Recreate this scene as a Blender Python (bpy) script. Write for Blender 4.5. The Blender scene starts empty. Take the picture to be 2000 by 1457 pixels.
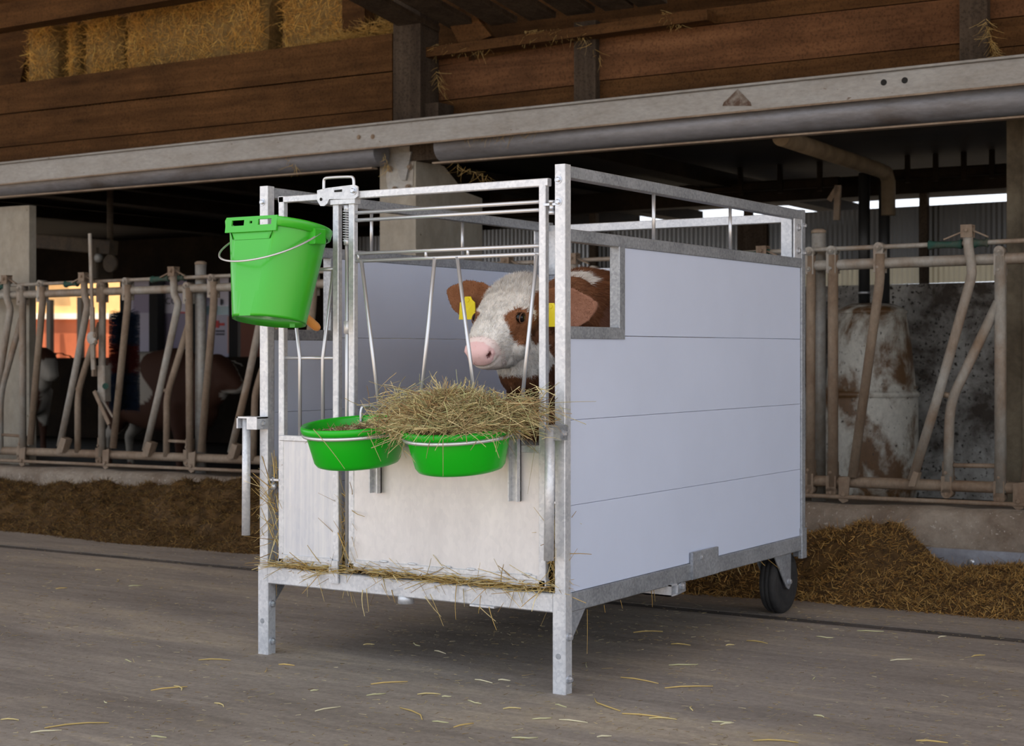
import bpy, bmesh, math, random
import numpy as np
from mathutils import Vector, Matrix, noise
random.seed(7); rng = np.random.default_rng(7)
scene = bpy.context.scene
COL = scene.collection
V = Vector

# ------------------------------------------------------------------ camera, sky, sun, exposure
FPX, Y0, TH = 3116.4, 687.5, math.radians(32.7675)
CAM = V((2.1587, -3.6114, 0.9036))
cd = bpy.data.cameras.new('camera'); cam = bpy.data.objects.new('camera', cd); COL.objects.link(cam)
cam.location = CAM; cam.rotation_euler = (math.pi/2, 0, TH)
cd.sensor_width = 36; cd.lens = 36*FPX/2000; cd.shift_y = -(728.5-Y0)/2000
cd.clip_start = 0.05; cd.clip_end = 300
cd.dof.use_dof = True; cd.dof.focus_distance = 4.35; cd.dof.aperture_fstop = 7.0
scene.camera = cam

w = bpy.data.worlds.new('sky'); scene.world = w; w.use_nodes = True
bg = w.node_tree.nodes['Background']
bg.inputs['Color'].default_value = (0.86, 0.91, 1.0, 1); bg.inputs['Strength'].default_value = 1.3
sd = bpy.data.lights.new('sun', 'SUN'); sd.energy = 8.0; sd.color = (1.0, 0.83, 0.64); sd.angle = math.radians(0.6)
sun = bpy.data.objects.new('sun', sd); COL.objects.link(sun)
sun.rotation_euler = V((0.15, 0.22, -0.96)).to_track_quat('-Z', 'Y').to_euler()
vs = scene.view_settings
vs.view_transform = 'Standard'; vs.look = 'None'; vs.gamma = 1; vs.use_curve_mapping = False
vs.exposure = 0.5

# ------------------------------------------------------------------ helpers
c_, s_ = math.cos(TH), math.sin(TH)
def hit(px, py, n, d):
    X = (px-1000)/FPX; Y = -(py-Y0)/FPX
    r = V((X*c_-s_, X*s_+c_, Y)); n = V(n)
    return CAM + r*((d-n.dot(CAM))/n.dot(r))
BETA = math.radians(1.4); NB = V((-math.sin(BETA), math.cos(BETA), 0)); D0 = 3.045*math.cos(BETA)
EB = V((math.cos(BETA), math.sin(BETA), 0)); ZUP = V((0, 0, 1))
def bp(px, py, d=0): return hit(px, py, NB, D0+d)          # a point on a plane parallel to the feed fence, d behind it
def bw(s, d, z): return EB*s + NB*(D0+d) + ZUP*z            # barn coordinates to world

class MB:
    def __init__(self): self.v = []; self.f = []; self.sm = []
    def add(self, vs, fs, smooth=False):
        b = len(self.v); self.v += [tuple(p) for p in vs]
        self.f += [tuple(i+b for i in q) for q in fs]; self.sm += [smooth]*len(fs); return self
    def rings(self, rings, closed=False, caps=True, smooth=True):
        n = len(rings[0]); vs = [p for r in rings for p in r]; fs = []
        m = len(rings); rng_ = m if closed else m-1
        for i in range(rng_):
            a = i*n; b = ((i+1) % m)*n
            for j in range(n):
                k = (j+1) % n; fs.append((a+j, a+k, b+k, b+j))
        base = len(self.v); self.add(vs, fs, smooth)
        if caps and not closed:
            self.f.append(tuple(base+j for j in reversed(range(n)))); self.sm.append(False)
            self.f.append(tuple(base+(m-1)*n+j for j in range(n))); self.sm.append(False)
        return self
    def box(self, lo, hi, ch=0.0):
        lo = V(lo); hi = V(hi); c = (lo+hi)/2; s = hi-lo
        ax = max(range(3), key=lambda i: s[i])
        d = V((0, 0, 0)); d[ax] = s[ax]/2
        o = [i for i in range(3) if i != ax]
        u = V((0, 0, 0)); u[o[0]] = 1
        return self.bar(c-d, c+d, s[o[0]], s[o[1]], u, ch)
    def bar(self, a, b, wu, wv, u=(0, 0, 1), ch=0.0):
        # rectangular bar; wu is its size along u, wv across it; ch chamfers the long edges
        a = V(a); b = V(b); d = (b-a).normalized(); u = V(u); u = (u-d*u.dot(d)).normalized(); v = d.cross(u)
        hu, hv = wu/2, wv/2; ch = min(ch, hu*.45, hv*.45)
        if ch > 0: pr = [(hu-ch, hv), (-hu+ch, hv), (-hu, hv-ch), (-hu, -hv+ch), (-hu+ch, -hv), (hu-ch, -hv), (hu, -hv+ch), (hu, hv-ch)]
        else: pr = [(hu, hv), (-hu, hv), (-hu, -hv), (hu, -hv)]
        return self.rings([[p+u*x+v*y for x, y in pr] for p in (a, b)], smooth=False)
    def tube(self, pts, r, n=12, closed=False, caps=True):
        pts = [V(p) for p in pts]; m = len(pts); R = r if isinstance(r, (list, tuple)) else [r]*m
        rings = []; pu = None
        for i, p in enumerate(pts):
            if closed: d = pts[(i+1) % m]-pts[i-1]
            else: d = pts[min(i+1, m-1)]-pts[max(i-1, 0)]
            d = d.normalized()
            if pu is None: pu = d.orthogonal().normalized()
            pu = (pu-d*pu.dot(d)).normalized(); v = d.cross(pu)
            rings.append([p+(pu*math.cos(2*math.pi*k/n)+v*math.sin(2*math.pi*k/n))*R[i] for k in range(n)])
        return self.rings(rings, closed, caps)
    def lathe(self, prof, o, ax=(0, 0, 1), n=32, caps=True, smooth=True):
        o = V(o); ax = V(ax).normalized(); u = ax.orthogonal().normalized(); v = ax.cross(u)
        return self.rings([[o+ax*h+(u*math.cos(2*math.pi*k/n)+v*math.sin(2*math.pi*k/n))*r for k in range(n)] for r, h in prof], caps=caps, smooth=smooth)
    def prism(self, poly, ext):
        poly = [V(p) for p in poly]; e = V(ext)
        return self.rings([poly, [p+e for p in poly]], smooth=False)
    def ball(self, c, r, n=12, sc=(1, 1, 1)):
        c = V(c); rs = []
        for i in range(1, n):
            a = math.pi*i/n
            rs.append([c+V((sc[0]*r*math.sin(a)*math.cos(2*math.pi*k/(2*n)), sc[1]*r*math.sin(a)*math.sin(2*math.pi*k/(2*n)), -sc[2]*r*math.cos(a))) for k in range(2*n)])
        return self.rings(rs)
    def bolt(self, p, ax, r=.008, h=.007):
        p = V(p); ax = V(ax).normalized()
        self.lathe([(r*1.45, 0), (r*1.45, h*.3)], p, ax, 12, smooth=False)
        return self.lathe([(r, h*.3), (r, h), (r*.7, h*1.25)], p, ax, 6, smooth=False)
    def build(self, name, m, parent=None, base=None):
        me = bpy.data.meshes.new(name)
        off = ROOT.get(parent.name) if parent else None
        if off is None and parent is None:
            a = np.array(self.v); lo = a.min(0); hi = a.max(0)
            off = V(base) if base is not None else V(((lo[0]+hi[0])/2, (lo[1]+hi[1])/2, lo[2]))
        me.from_pydata([(x-off[0], y-off[1], z-off[2]) for x, y, z in self.v], [], self.f)
        me.polygons.foreach_set('use_smooth', self.sm); me.materials.append(m); me.update()
        o = bpy.data.objects.new(name, me); COL.objects.link(o)
        if parent: o.parent = parent
        else: o.location = off
        ROOT[o.name] = off
        return o
ROOT = {}
def thing(name, label, cat, loc, group=None, kind=None):
    o = bpy.data.objects.new(name, None); COL.objects.link(o); o.location = loc; o.empty_display_size = .1
    ROOT[o.name] = V(loc); return tag(o, label, cat, group, kind)
def tag(o, label=None, cat=None, group=None, kind=None):
    if label: o['label'] = label
    if cat: o['category'] = cat
    if group: o['group'] = group
    if kind: o['kind'] = kind
    return o

# ------------------------------------------------------------------ materials
def nodes(name):
    m = bpy.data.materials.new(name); m.use_nodes = True
    nt = m.node_tree; b = nt.nodes['Principled BSDF']; return m, nt, b
def N(nt, t, **k):
    n = nt.nodes.new(t)
    for a, v in k.items():
        if a in n.inputs: n.inputs[a].default_value = v
        else: setattr(n, a, v)
    return n
def mapping(nt, scale=(1, 1, 1), rot=(0, 0, 0)):
    tc = N(nt, 'ShaderNodeTexCoord'); mp = N(nt, 'ShaderNodeMapping'); mp.inputs['Scale'].default_value = scale; mp.inputs['Rotation'].default_value = rot
    nt.links.new(tc.outputs['Object'], mp.inputs['Vector']); return mp.outputs['Vector']
def ramp(nt, fac, stops):
    r = N(nt, 'ShaderNodeValToRGB'); e = r.color_ramp.elements
    while len(e) < len(stops): e.new(.5)
    for q, (p, c) in zip(e, stops): q.position = p; q.color = (*c, 1) if len(c) == 3 else c
    nt.links.new(fac, r.inputs['Fac']); return r.outputs['Color']
def noise_tex(nt, vec, scale, detail=5, rough=.6, dist=0):
    n = N(nt, 'ShaderNodeTexNoise'); n.inputs['Scale'].default_value = scale; n.inputs['Detail'].default_value = detail
    n.inputs['Roughness'].default_value = rough; n.inputs['Distortion'].default_value = dist
    nt.links.new(vec, n.inputs['Vector']); return n.outputs['Fac']
def mix(nt, fac, a, b, mode='MIX'):
    m = N(nt, 'ShaderNodeMix', data_type='RGBA', blend_type=mode)
    if hasattr(fac, 'links') or hasattr(fac, 'is_output'): nt.links.new(fac, m.inputs[0])
    else: m.inputs[0].default_value = fac
    for i, x in ((6, a), (7, b)):
        if isinstance(x, tuple): m.inputs[i].default_value = (*x, 1)
        else: nt.links.new(x, m.inputs[i])
    return m.outputs[2]
def bump(nt, b, h, strength=.3, dist=.01):
    k = N(nt, 'ShaderNodeBump'); k.inputs['Strength'].default_value = strength; k.inputs['Distance'].default_value = dist
    nt.links.new(h, k.inputs['Height']); nt.links.new(k.outputs['Normal'], b.inputs['Normal'])
def plain(name, col, rough=.5, metal=0.0, spec=.5, var=0.0, vscale=8):
    m, nt, b = nodes(name); b.inputs['Roughness'].default_value = rough; b.inputs['Metallic'].default_value = metal
    b.inputs['Specular IOR Level'].default_value = spec
    if var:
        n = noise_tex(nt, mapping(nt), vscale)
        c = ramp(nt, n, [(.3, tuple(x*(1-var) for x in col)), (.7, tuple(min(1, x*(1+var)) for x in col))])
        nt.links.new(c, b.inputs['Base Color'])
    else: b.inputs['Base Color'].default_value = (*col, 1)
    return m
def galv(name, lo=(.46, .48, .52), hi=(.74, .75, .77), scale=(130, 130, 130), metal=.45, rough=.42, streak=None, spang=.3):
    m, nt, b = nodes(name); vec = mapping(nt, scale)
    vo = N(nt, 'ShaderNodeTexVoronoi'); vo.inputs['Scale'].default_value = 1.0; nt.links.new(vec, vo.inputs['Vector'])
    sep = N(nt, 'ShaderNodeSeparateColor'); nt.links.new(vo.outputs['Color'], sep.inputs[0])
    n = noise_tex(nt, mapping(nt, streak or (6, 6, 6)), 1.0, 6, .65)
    a = N(nt, 'ShaderNodeMath', operation='MULTIPLY_ADD'); nt.links.new(sep.outputs[0], a.inputs[0]); a.inputs[1].default_value = spang
    k = N(nt, 'ShaderNodeMath', operation='MULTIPLY'); nt.links.new(n, k.inputs[0]); k.inputs[1].default_value = .9
    nt.links.new(k.outputs[0], a.inputs[2])
    nt.links.new(ramp(nt, a.outputs[0], [(.25, lo), (.85, hi)]), b.inputs['Base Color'])
    b.inputs['Metallic'].default_value = metal
    r = N(nt, 'ShaderNodeMapRange'); r.inputs[3].default_value = rough-.1; r.inputs[4].default_value = rough+.14
    nt.links.new(n, r.inputs[0]); nt.links.new(r.outputs[0], b.inputs['Roughness'])
    bump(nt, b, n, .12, .004); return m
def dirty(name, base, dirt, scale=5, lo=.4, hi=.6, rough=.75, metal=0.0, stretch=(1, 1, 1), bs=.4, fine=None, speck=None, spec=.5):
    m, nt, b = nodes(name); vec = mapping(nt, stretch)
    n = noise_tex(nt, vec, scale, 8, .65, .3); n2 = noise_tex(nt, vec, scale*9, 6, .7)
    c = ramp(nt, n, [(lo, base), (hi, dirt)])
    c = mix(nt, .55, c, ramp(nt, n2, [(.25, (.35, .35, .35)), (.75, (1, 1, 1))]), 'MULTIPLY')
    if speck:
        n3 = noise_tex(nt, vec, speck[0], 3, .5); f = ramp(nt, n3, [(speck[1], (0, 0, 0)), (speck[1]+.04, (1, 1, 1))])
        c = mix(nt, f, c, speck[2])
    nt.links.new(c, b.inputs['Base Color']); b.inputs['Roughness'].default_value = rough; b.inputs['Metallic'].default_value = metal; b.inputs['Specular IOR Level'].default_value = spec
    bump(nt, b, n2, bs, .01); return m
def attr_mat(name, rough=.7, trans=0.0, spec=.3):
    m, nt, b = nodes(name); a = N(nt, 'ShaderNodeAttribute', attribute_name='Col')
    nt.links.new(a.outputs['Color'], b.inputs['Base Color']); b.inputs['Roughness'].default_value = rough
    b.inputs['Specular IOR Level'].default_value = spec
    return m
def wood(name, a, b_, ax=0):
    m, nt, b = nodes(name); sc = [18, 18, 18]; sc[ax] = 1.2
    n = noise_tex(nt, mapping(nt, tuple(sc)), 1.0, 8, .65, .4); n1 = noise_tex(nt, mapping(nt), 1.7, 5, .7); n2 = noise_tex(nt, mapping(nt), 90, 3, .6)
    c = ramp(nt, n, [(.3, a), (.72, b_)]); c = mix(nt, .75, c, ramp(nt, n1, [(.3, (.4, .38, .36)), (.7, (1.15, 1.1, 1.05))]), 'MULTIPLY')
    c = mix(nt, .5, c, ramp(nt, n2, [(.36, (.25, .25, .25)), (.5, (1, 1, 1))]), 'MULTIPLY')
    nt.links.new(c, b.inputs['Base Color']); b.inputs['Roughness'].default_value = .85; b.inputs['Specular IOR Level'].default_value = .12; bump(nt, b, n, .4, .008); return m

M = {}
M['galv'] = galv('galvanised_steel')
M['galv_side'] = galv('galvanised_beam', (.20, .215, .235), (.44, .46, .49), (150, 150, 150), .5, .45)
M['galv_sheet'] = galv('galvanised_sheet', (.58, .57, .58), (.84, .81, .79), (90, 90, 60), .35, .42, (9, 9, 3), .10)
M['galv_streak'] = galv('galvanised_streaked_sheet', (.50, .52, .58), (.82, .80, .77), (110, 110, 40), .3, .46, (60, 60, 1.6), .08)
M['bolt'] = plain('zinc_bolt', (.6, .63, .68), .35, .8)
M['panel'] = plain('lilac_plastic_board', (.61, .675, .83), .42, 0, .5, .03, 3)
M['green'] = plain('green_plastic', (.003, .41, .006), .3, 0, .45)
M['green_bucket'] = plain('green_bucket_plastic', (.04, .43, .02), .25, 0, .55)
M['wire'] = plain('zinc_wire', (.62, .63, .65), .35, .7)
M['rubber'] = dirty('tyre_rubber', (.012, .012, .013), (.035, .032, .03), 12, .4, .7, .8)
M['teat'] = plain('amber_rubber', (.62, .26, .055), .45)
M['black'] = plain('dark_void', (.01, .01, .01), .9)
M['pipe'] = dirty('rusty_galvanised_pipe', (.38, .365, .325), (.26, .18, .118), 5, .36, .66, .6, .15, (1, 1, .6), .25, None)
M['pipe_rust'] = dirty('rusty_brown_pipe', (.21, .14, .09), (.33, .26, .19), 7, .35, .7, .7, .1, (1, 1, .6), .3)
M['pipe_grey'] = dirty('worn_grey_pipe', (.44, .44, .42), (.30, .24, .17), 4, .4, .75, .5, .3)
M['darkgreen'] = dirty('dark_green_rubber', (.01, .07, .05), (.09, .085, .06), 14, .45, .7)
M['beam'] = dirty('galvanised_track', (.36, .355, .34), (.27, .25, .225), 3, .35, .75, .55, .15, (1, 1, 3), .15, speck=(30, .70, (.10, .06, .035)))
M['gutter'] = dirty('dusty_round_beam', (.25, .25, .27), (.10, .075, .055), 2.0, .5, .8, .5, .3, (1, 1, 4), .1)
M['concrete'] = dirty('pillar_concrete', (.40, .37, .31), (.29, .245, .18), 1.6, .4, .75, .9, 0, (1, 1, .7), .25, speck=(40, .72, (.10, .08, .05)))
M['kerb'] = dirty('kerb_concrete', (.37, .315, .255), (.20, .15, .11), 3, .38, .62, .95, 0, (1, 1, 1), .7, speck=(75, .64, (.38, .34, .29)))
M['stained'] = dirty('stained_wall', (.44, .42, .385), (.06, .046, .034), 2.6, .42, .62, .9, 0, (1, 1, 1), .3, speck=(48, .60, (.03, .026, .02)))
M['tank'] = dirty('rust_stained_white_tank', (.62, .59, .51), (.15, .075, .027), 4.2, .46, .58, .5, 0, (1, 1, .7), .1, speck=(50, .66, (.04, .025, .015)))
M['wood_dark'] = wood('old_dark_wood', (.050, .023, .0075), (.122, .060, .022))
M['wood_red'] = wood('reddish_board', (.075, .034, .015), (.165, .080, .037))
M['wood_grey'] = wood('grey_weathered_post', (.04, .029, .021), (.085, .065, .048), 2)
M['ceil'] = dirty('shade_dark_slab', (.022, .015, .0095), (.012, .0085, .006), 2.5, spec=.05)  # near-black tone stands in for the shade inside the stalls
M['plate'] = dirty('zinc_kerb_plate', (.42, .44, .50), (.30, .30, .33), 2.5, .4, .7, .4, .4, (1, 1, 1), .05)
M['straw'] = attr_mat('straw_fibres', .6)
M['silage'] = attr_mat('silage_fibres', .8)
M['coat'] = attr_mat('calf_coat', .75, 0, .2); M['hair'] = attr_mat('calf_hair', .8, 0, .1)
nt = M['hair'].node_tree; bs_ = nt.nodes['Principled BSDF']; tl = N(nt, 'ShaderNodeBsdfTranslucent'); mx = N(nt, 'ShaderNodeMixShader'); mx.inputs[0].default_value = .22
at_ = [n for n in nt.nodes if n.type == 'ATTRIBUTE'][0]; nt.links.new(at_.outputs['Color'], tl.inputs['Color']); nt.links.new(bs_.outputs[0], mx.inputs[1]); nt.links.new(tl.outputs[0], mx.inputs[2]); nt.links.new(mx.outputs[0], nt.nodes['Material Output'].inputs['Surface'])
M['eye'] = plain('glossy_eye', (.006, .0045, .004), .12, 0, .35)
M['tag'] = plain('yellow_ear_tag', (.85, .70, .015), .35)
M['bar_wood'] = plain('straw_core', (.16, .10, .035), .9, 0, .2, .4, 40)

# floor: worn concrete with darker wheel tracks and dusty chaff
def floor_mat():
    m, nt, b = nodes('worn_concrete_floor')
    v = mapping(nt); vs_ = mapping(nt, (.45, 2.2, 1))
    n = noise_tex(nt, vs_, 1.3, 8, .62, .4); n2 = noise_tex(nt, v, 55, 5, .75); n3 = noise_tex(nt, mapping(nt, (2.5, 14, 1)), 2, 6, .7)
    c = ramp(nt, n, [(.30, (.175, .148, .128)), (.50, (.285, .250, .220)), (.66, (.41, .35, .275))])
    c = mix(nt, .6, c, ramp(nt, n2, [(.3, (.55, .53, .52)), (.62, (1.1, 1.08, 1.05))]), 'MULTIPLY')
    c = mix(nt, .5, c, ramp(nt, n3, [(.35, (.6, .58, .57)), (.6, (1.05, 1.03, 1))]), 'MULTIPLY')
    ch = noise_tex(nt, v, 2.2, 6, .7); f = ramp(nt, ch, [(.56, (0, 0, 0)), (.74, (.55, .55, .55))])
    c = mix(nt, f, c, (.33, .26, .16))
    nt.links.new(c, b.inputs['Base Color']); b.inputs['Roughness'].default_value = .8
    bump(nt, b, n2, .35, .006); return m
M['floor'] = floor_mat()
M['groove'] = dirty('dark_groove', (.05, .042, .036), (.085, .07, .06), 6)
M['yard'] = plain('yard_ground', (.42, .36, .28), .9, 0, .2, .1, .4)

# ------------------------------------------------------------------ strands (straw, silage, fur)
def strands(name, P, D, Ln, Wd, C, m, parent=None, seg=3, bend=.25, label=None, cat=None, droop=0.0, kind='stuff', base=None, extra=None):
    # each strand: a thin three-sided stalk of seg segments
    P = np.asarray(P, float); D = np.asarray(D, float); n = len(P)
    D = D/np.linalg.norm(D, axis=1, keepdims=True)
    rnd = rng.normal(size=(n, 3)); U = np.cross(D, rnd); U /= np.linalg.norm(U, axis=1, keepdims=True); W_ = np.cross(D, U)
    Ln = np.broadcast_to(Ln, n); Wd = np.broadcast_to(Wd, n)
    verts = np.zeros((n, seg+1, 3, 3)); bd = rng.normal(size=n)*bend
    for i in range(seg+1):
        t = i/seg
        ctr = P + D*(Ln*t)[:, None] + U*(Ln*bd*t*t)[:, None]; ctr[:, 2] -= droop*Ln*t*t
        tw = Wd*(1-.5*t)
        for k in range(3):
            a = 2*math.pi*k/3
            verts[:, i, k] = ctr + U*(tw*math.cos(a))[:, None] + W_*(tw*.5*math.sin(a))[:, None]
    idx = np.arange(n)[:, None]*((seg+1)*3)
    fs = []
    for i in range(seg):
        for k in range(3):
            q = np.array([i*3+k, i*3+(k+1) % 3, (i+1)*3+(k+1) % 3, (i+1)*3+k]); fs.append(idx+q[None])
    F = np.stack(fs, 1).reshape(-1, 4); Vv = verts.reshape(-1, 3); Cc = np.repeat(np.asarray(C), (seg+1)*3, axis=0)
    return fastmesh(name, Vv, F, Cc, m, parent, label, cat, kind, base, extra=extra)
def fastmesh(name, Vv, F, Cc, m, parent=None, label=None, cat=None, kind=None, base=None, normals=None, extra=None, smooth=False):
    Vv = np.asarray(Vv, float); F = np.asarray(F); fl = [F]
    if extra is not None:
        ev, ef, ec = extra; fl.append(np.asarray(ef)+len(Vv)); Vv = np.concatenate([Vv, ev]); Cc = np.concatenate([Cc, ec])
    if parent is not None: off = np.array(ROOT[parent.name])
    elif base is not None: off = np.array(base)
    else: lo = Vv.min(0); hi = Vv.max(0); off = np.array([(lo[0]+hi[0])/2, (lo[1]+hi[1])/2, lo[2]])
    me = bpy.data.meshes.new(name); Vv = Vv-off
    me.vertices.add(len(Vv)); me.vertices.foreach_set('co', Vv.astype(np.float32).ravel())
    cnt = sum(a.size for a in fl); nf = sum(len(a) for a in fl)
    me.loops.add(cnt); me.polygons.add(nf)
    me.loops.foreach_set('vertex_index', np.concatenate([a.ravel() for a in fl]).astype(np.int32))
    tot = np.concatenate([np.full(len(a), a.shape[1]) for a in fl]); st = np.concatenate([[0], np.cumsum(tot)[:-1]])
    me.polygons.foreach_set('loop_start', st.astype(np.int32))
    me.update(calc_edges=True); me.validate()
    at = me.attributes.new('Col', 'FLOAT_COLOR', 'POINT')
    at.data.foreach_set('color', np.concatenate([Cc, np.ones((len(Cc), 1))], 1).astype(np.float32).ravel())
    if smooth: me.polygons.foreach_set('use_smooth', np.ones(len(me.polygons), bool))
    if normals is not None: me.normals_split_custom_set_from_vertices(normals.tolist())
    me.materials.append(m); o = bpy.data.objects.new(name, me); COL.objects.link(o)
    if parent is not None: o.parent = parent
    else: o.location = off
    ROOT[o.name] = V(off); return tag(o, label, cat, None, kind)
def palette(n, cols, jit=.12):
    cols = np.array(cols); c = cols[rng.integers(len(cols), size=n)]
    return np.clip(c*(1+rng.normal(size=(n, 1))*jit), .003, 1)
STRAW = [(.52, .36, .12), (.60, .45, .18), (.45, .29, .09), (.66, .54, .28), (.38, .24, .08)]
HAY = [(.56, .46, .22), (.64, .54, .28), (.44, .38, .17), (.38, .24, .11), (.72, .60, .33), (.46, .47, .23), (.32, .22, .11)]
SIL = [(.17, .088, .022), (.25, .135, .033), (.11, .058, .018), (.33, .20, .06), (.21, .13, .042), (.08, .045, .016)]
def rdir(n, zs=1.0):
    d = rng.normal(size=(n, 3)); d[:, 2] *= zs; return d
# ================================================================== THE SETTING
m = MB()
GY0, GY1 = 1.40, 1.47
def strip(y0, y1, z, x0=-14, x1=9):
    m.add([(x0, y0+.022*x0, z), (x1, y0+.022*x1, z), (x1, y1+.022*x1, z), (x0, y1+.022*x0, z)], [(0, 1, 2, 3)])
def wallq(y, z0, z1, x0=-14, x1=9):
    m.add([(x0, y+.022*x0, z0), (x1, y+.022*x1, z0), (x1, y+.022*x1, z1), (x0, y+.022*x0, z1)], [(0, 1, 2, 3)])
def slab_(y0, y1, z1, z0, x0=-14, x1=9):
    m.prism([(x0, y0+.022*x0, z0), (x1, y0+.022*x1, z0), (x1, y1+.022*x1, z0), (x0, y1+.022*x0, z0)], (0, 0, z1-z0))
slab_(-9, GY0, 0, -.08); slab_(GY1, 12, 0, -.08)
fl = tag(m.build('floor', M['floor'], base=(0, 0, 0)), 'worn grey concrete feed alley floor with a long dark groove', kind='structure')
m = MB(); x0, x1 = -14, 9
rr = [[(x, GY0-.002+.022*x, -.016), (x, GY0+.03+.022*x, -.013), (x, GY1-.012+.022*x, -.006), (x, GY1+.003+.022*x, .0004), (x, GY1+.003+.022*x, -.07), (x, GY0-.002+.022*x, -.07)] for x in (x0, x1)]
m.rings(rr, smooth=False); m.build('groove_fill', M['groove'], fl)  # dark fill added to cover the groove's far wall, which caught light
m = MB(); m.add([(-60, -60, -.1), (40, -60, -.1), (40, 60, -.1), (-60, 60, -.1)], [(0, 1, 2, 3)])
tag(m.build('yard', M['yard'], base=(0, -30, -.1)), 'sunlit open yard beyond the barn', kind='structure')
# unseen roof, sized to keep sun off the pen; pale underside adds fill
m = MB(); m.box((-24, -2.2, 4.3), (8.0, 8.2, 4.5)); m.box((-7, 8.2, 4.3), (15.0, 17, 4.5)); tag(m.build('ceiling', plain('pale_fill_roof', (.42, .35, .27), .9, 0, .1, .1, 1)), 'unseen roof over the feed alley, shaped to shade the pen', kind='structure')  # rear box added to shade the yard behind the window strip
# slab over the cattle side (underside seen behind the fence)
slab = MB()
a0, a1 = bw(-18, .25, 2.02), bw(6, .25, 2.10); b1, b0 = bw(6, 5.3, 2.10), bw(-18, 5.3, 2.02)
slab.prism([a0, a1, b1, b0], (0, 0, .05)); slab = tag(slab.build('ceiling_slab', M['ceil']), 'low slab ceiling above the cattle stalls, coloured dark for shade', kind='structure')
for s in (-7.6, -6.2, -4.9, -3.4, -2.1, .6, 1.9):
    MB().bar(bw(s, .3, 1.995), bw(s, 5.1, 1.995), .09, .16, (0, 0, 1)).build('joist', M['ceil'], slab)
# kerb
m = MB(); K = [bw(-9, -.2, 0), bw(-9, -.2, .21), bw(-9, -.16, .235), bw(-9, .25, .235), bw(-9, .25, 0)]
nx = 120; rr = []
for i in range(nx+1):
    s = -12+15*i/nx; dz = .007*s+.03
    q = lambda k: noise.noise(V((s*1.7, k, 3)))*.012+noise.noise(V((s*6, k, 5)))*.006
    rr.append([bw(s, -.21, -.01), bw(s, -.205+q(1), .10), bw(s, -.19+q(2), .20+dz+q(3)), bw(s, -.15+q(4), .225+dz+q(5)), bw(s, .0, .222+dz+q(6)*1.6), bw(s, .25, .215+dz+q(7)), bw(s, .25, -.01)])
m.rings(rr); kerb = tag(m.build('feed_kerb', M['kerb']), 'rough grey concrete kerb under the feed fence', kind='structure')
for a, b in (((1640, 1058), (2040, 1082)), ((-40, 958), (150, 968)), ((225, 972), (268, 974))):
    p = bp(*a, -.222); q = bp(*b, -.222); p.z = max(p.z, .02); h = .1
    pl = tag(MB().bar(V((p.x, p.y, p.z-h/2)), V((q.x, q.y, q.z-h/2)), h, .012, (0, 0, 1), .002).build('kerb_plate', M['plate']),
        {1640: 'blue-grey zinc strip bolted on the kerb behind the right heap', -40: 'zinc strip on the kerb above the heap at far left', 225: 'short bit of zinc strip showing over the left heap'}[a[0]], 'metal strip')
    if a[0] == 1640:
        for x, y in ((1897, 1098), (1700, 1085)): MB().lathe([(.014, 0), (.014, .004), (.007, .008)], bp(x, y, -.229), -NB, 14).build('bolt', M['bolt'], pl)
# pillars
m = MB(); P = bp(742, 300, .15); Q = bp(812, 300, .15)
so, s1 = P.dot(EB), Q.dot(EB); zt = 1.95
m.prism([bw(so, .15, 0), bw(s1, .15, 0), bw(s1, .15, zt), bw(so, .15, zt)], NB*.14)
m.prism([bw(s1-.002, .19, 0), bw(s1-.002, .19, zt-.02), bw(s1-.002, .42, zt-.05), bw(s1-.002, .62, zt-.17), bw(s1-.002, .80, zt-.19), bw(s1-.002, .80, 0)], EB*-.2)
pil = tag(m.build('concrete_pillar', M['concrete']), 'pale concrete pillar behind the pen carrying a steel bracket', kind='structure')
br = MB(); z = 1.95
br.prism([bp(757, 288, .145), bp(809, 284, .145), bp(806, 362, .145), bp(796, 378, .145), bp(778, 372, .145), bp(760, 384, .145), bp(754, 352, .145)], NB*.008)
br.build('bracket', M['pipe_grey'], pil)
MB().prism([bp(766, 300, .13), bp(803, 296, .13), bp(792, 352, .13), bp(783, 352, .13)], NB*.012).build('gusset_plate', M['beam'], pil)
for x, y in ((762, 330), (800, 326), (771, 370), (797, 366)): MB().bolt(bp(x, y, .14), -NB, .012, .01).build('bolt', M['pipe_rust'], pil)
m = MB(); q = bp(57, 420, .15).dot(EB)
m.prism([bw(q-.9, .15, 0), bw(q, .15, 0), bw(q, .15, 1.81), bw(q-.9, .15, 1.81)], NB*.055); pass
tag(m.build('concrete_pillar', M['concrete']), 'pale concrete pillar at the left edge behind the fence', kind='structure')
# post at far right behind the fence
m = MB(); p = bp(1966, 600, .9).dot(EB); m.prism([bw(p, .9, .2), bw(p+.09, .9, .2), bw(p+.09, .9, 2.06), bw(p, .9, 2.06)], NB*.14)
m.prism([bw(p+.075, .89, .2), bw(p+.3, .89, .2), bw(p+.3, .89, 2.06), bw(p+.075, .89, 2.06)], NB*.16)
tag(m.build('stall_post', dirty('brown_post', (.17, .14, .095), (.09, .07, .045), 3, spec=.2)), 'stained concrete post at the right edge behind the fence', kind='structure')
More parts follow.
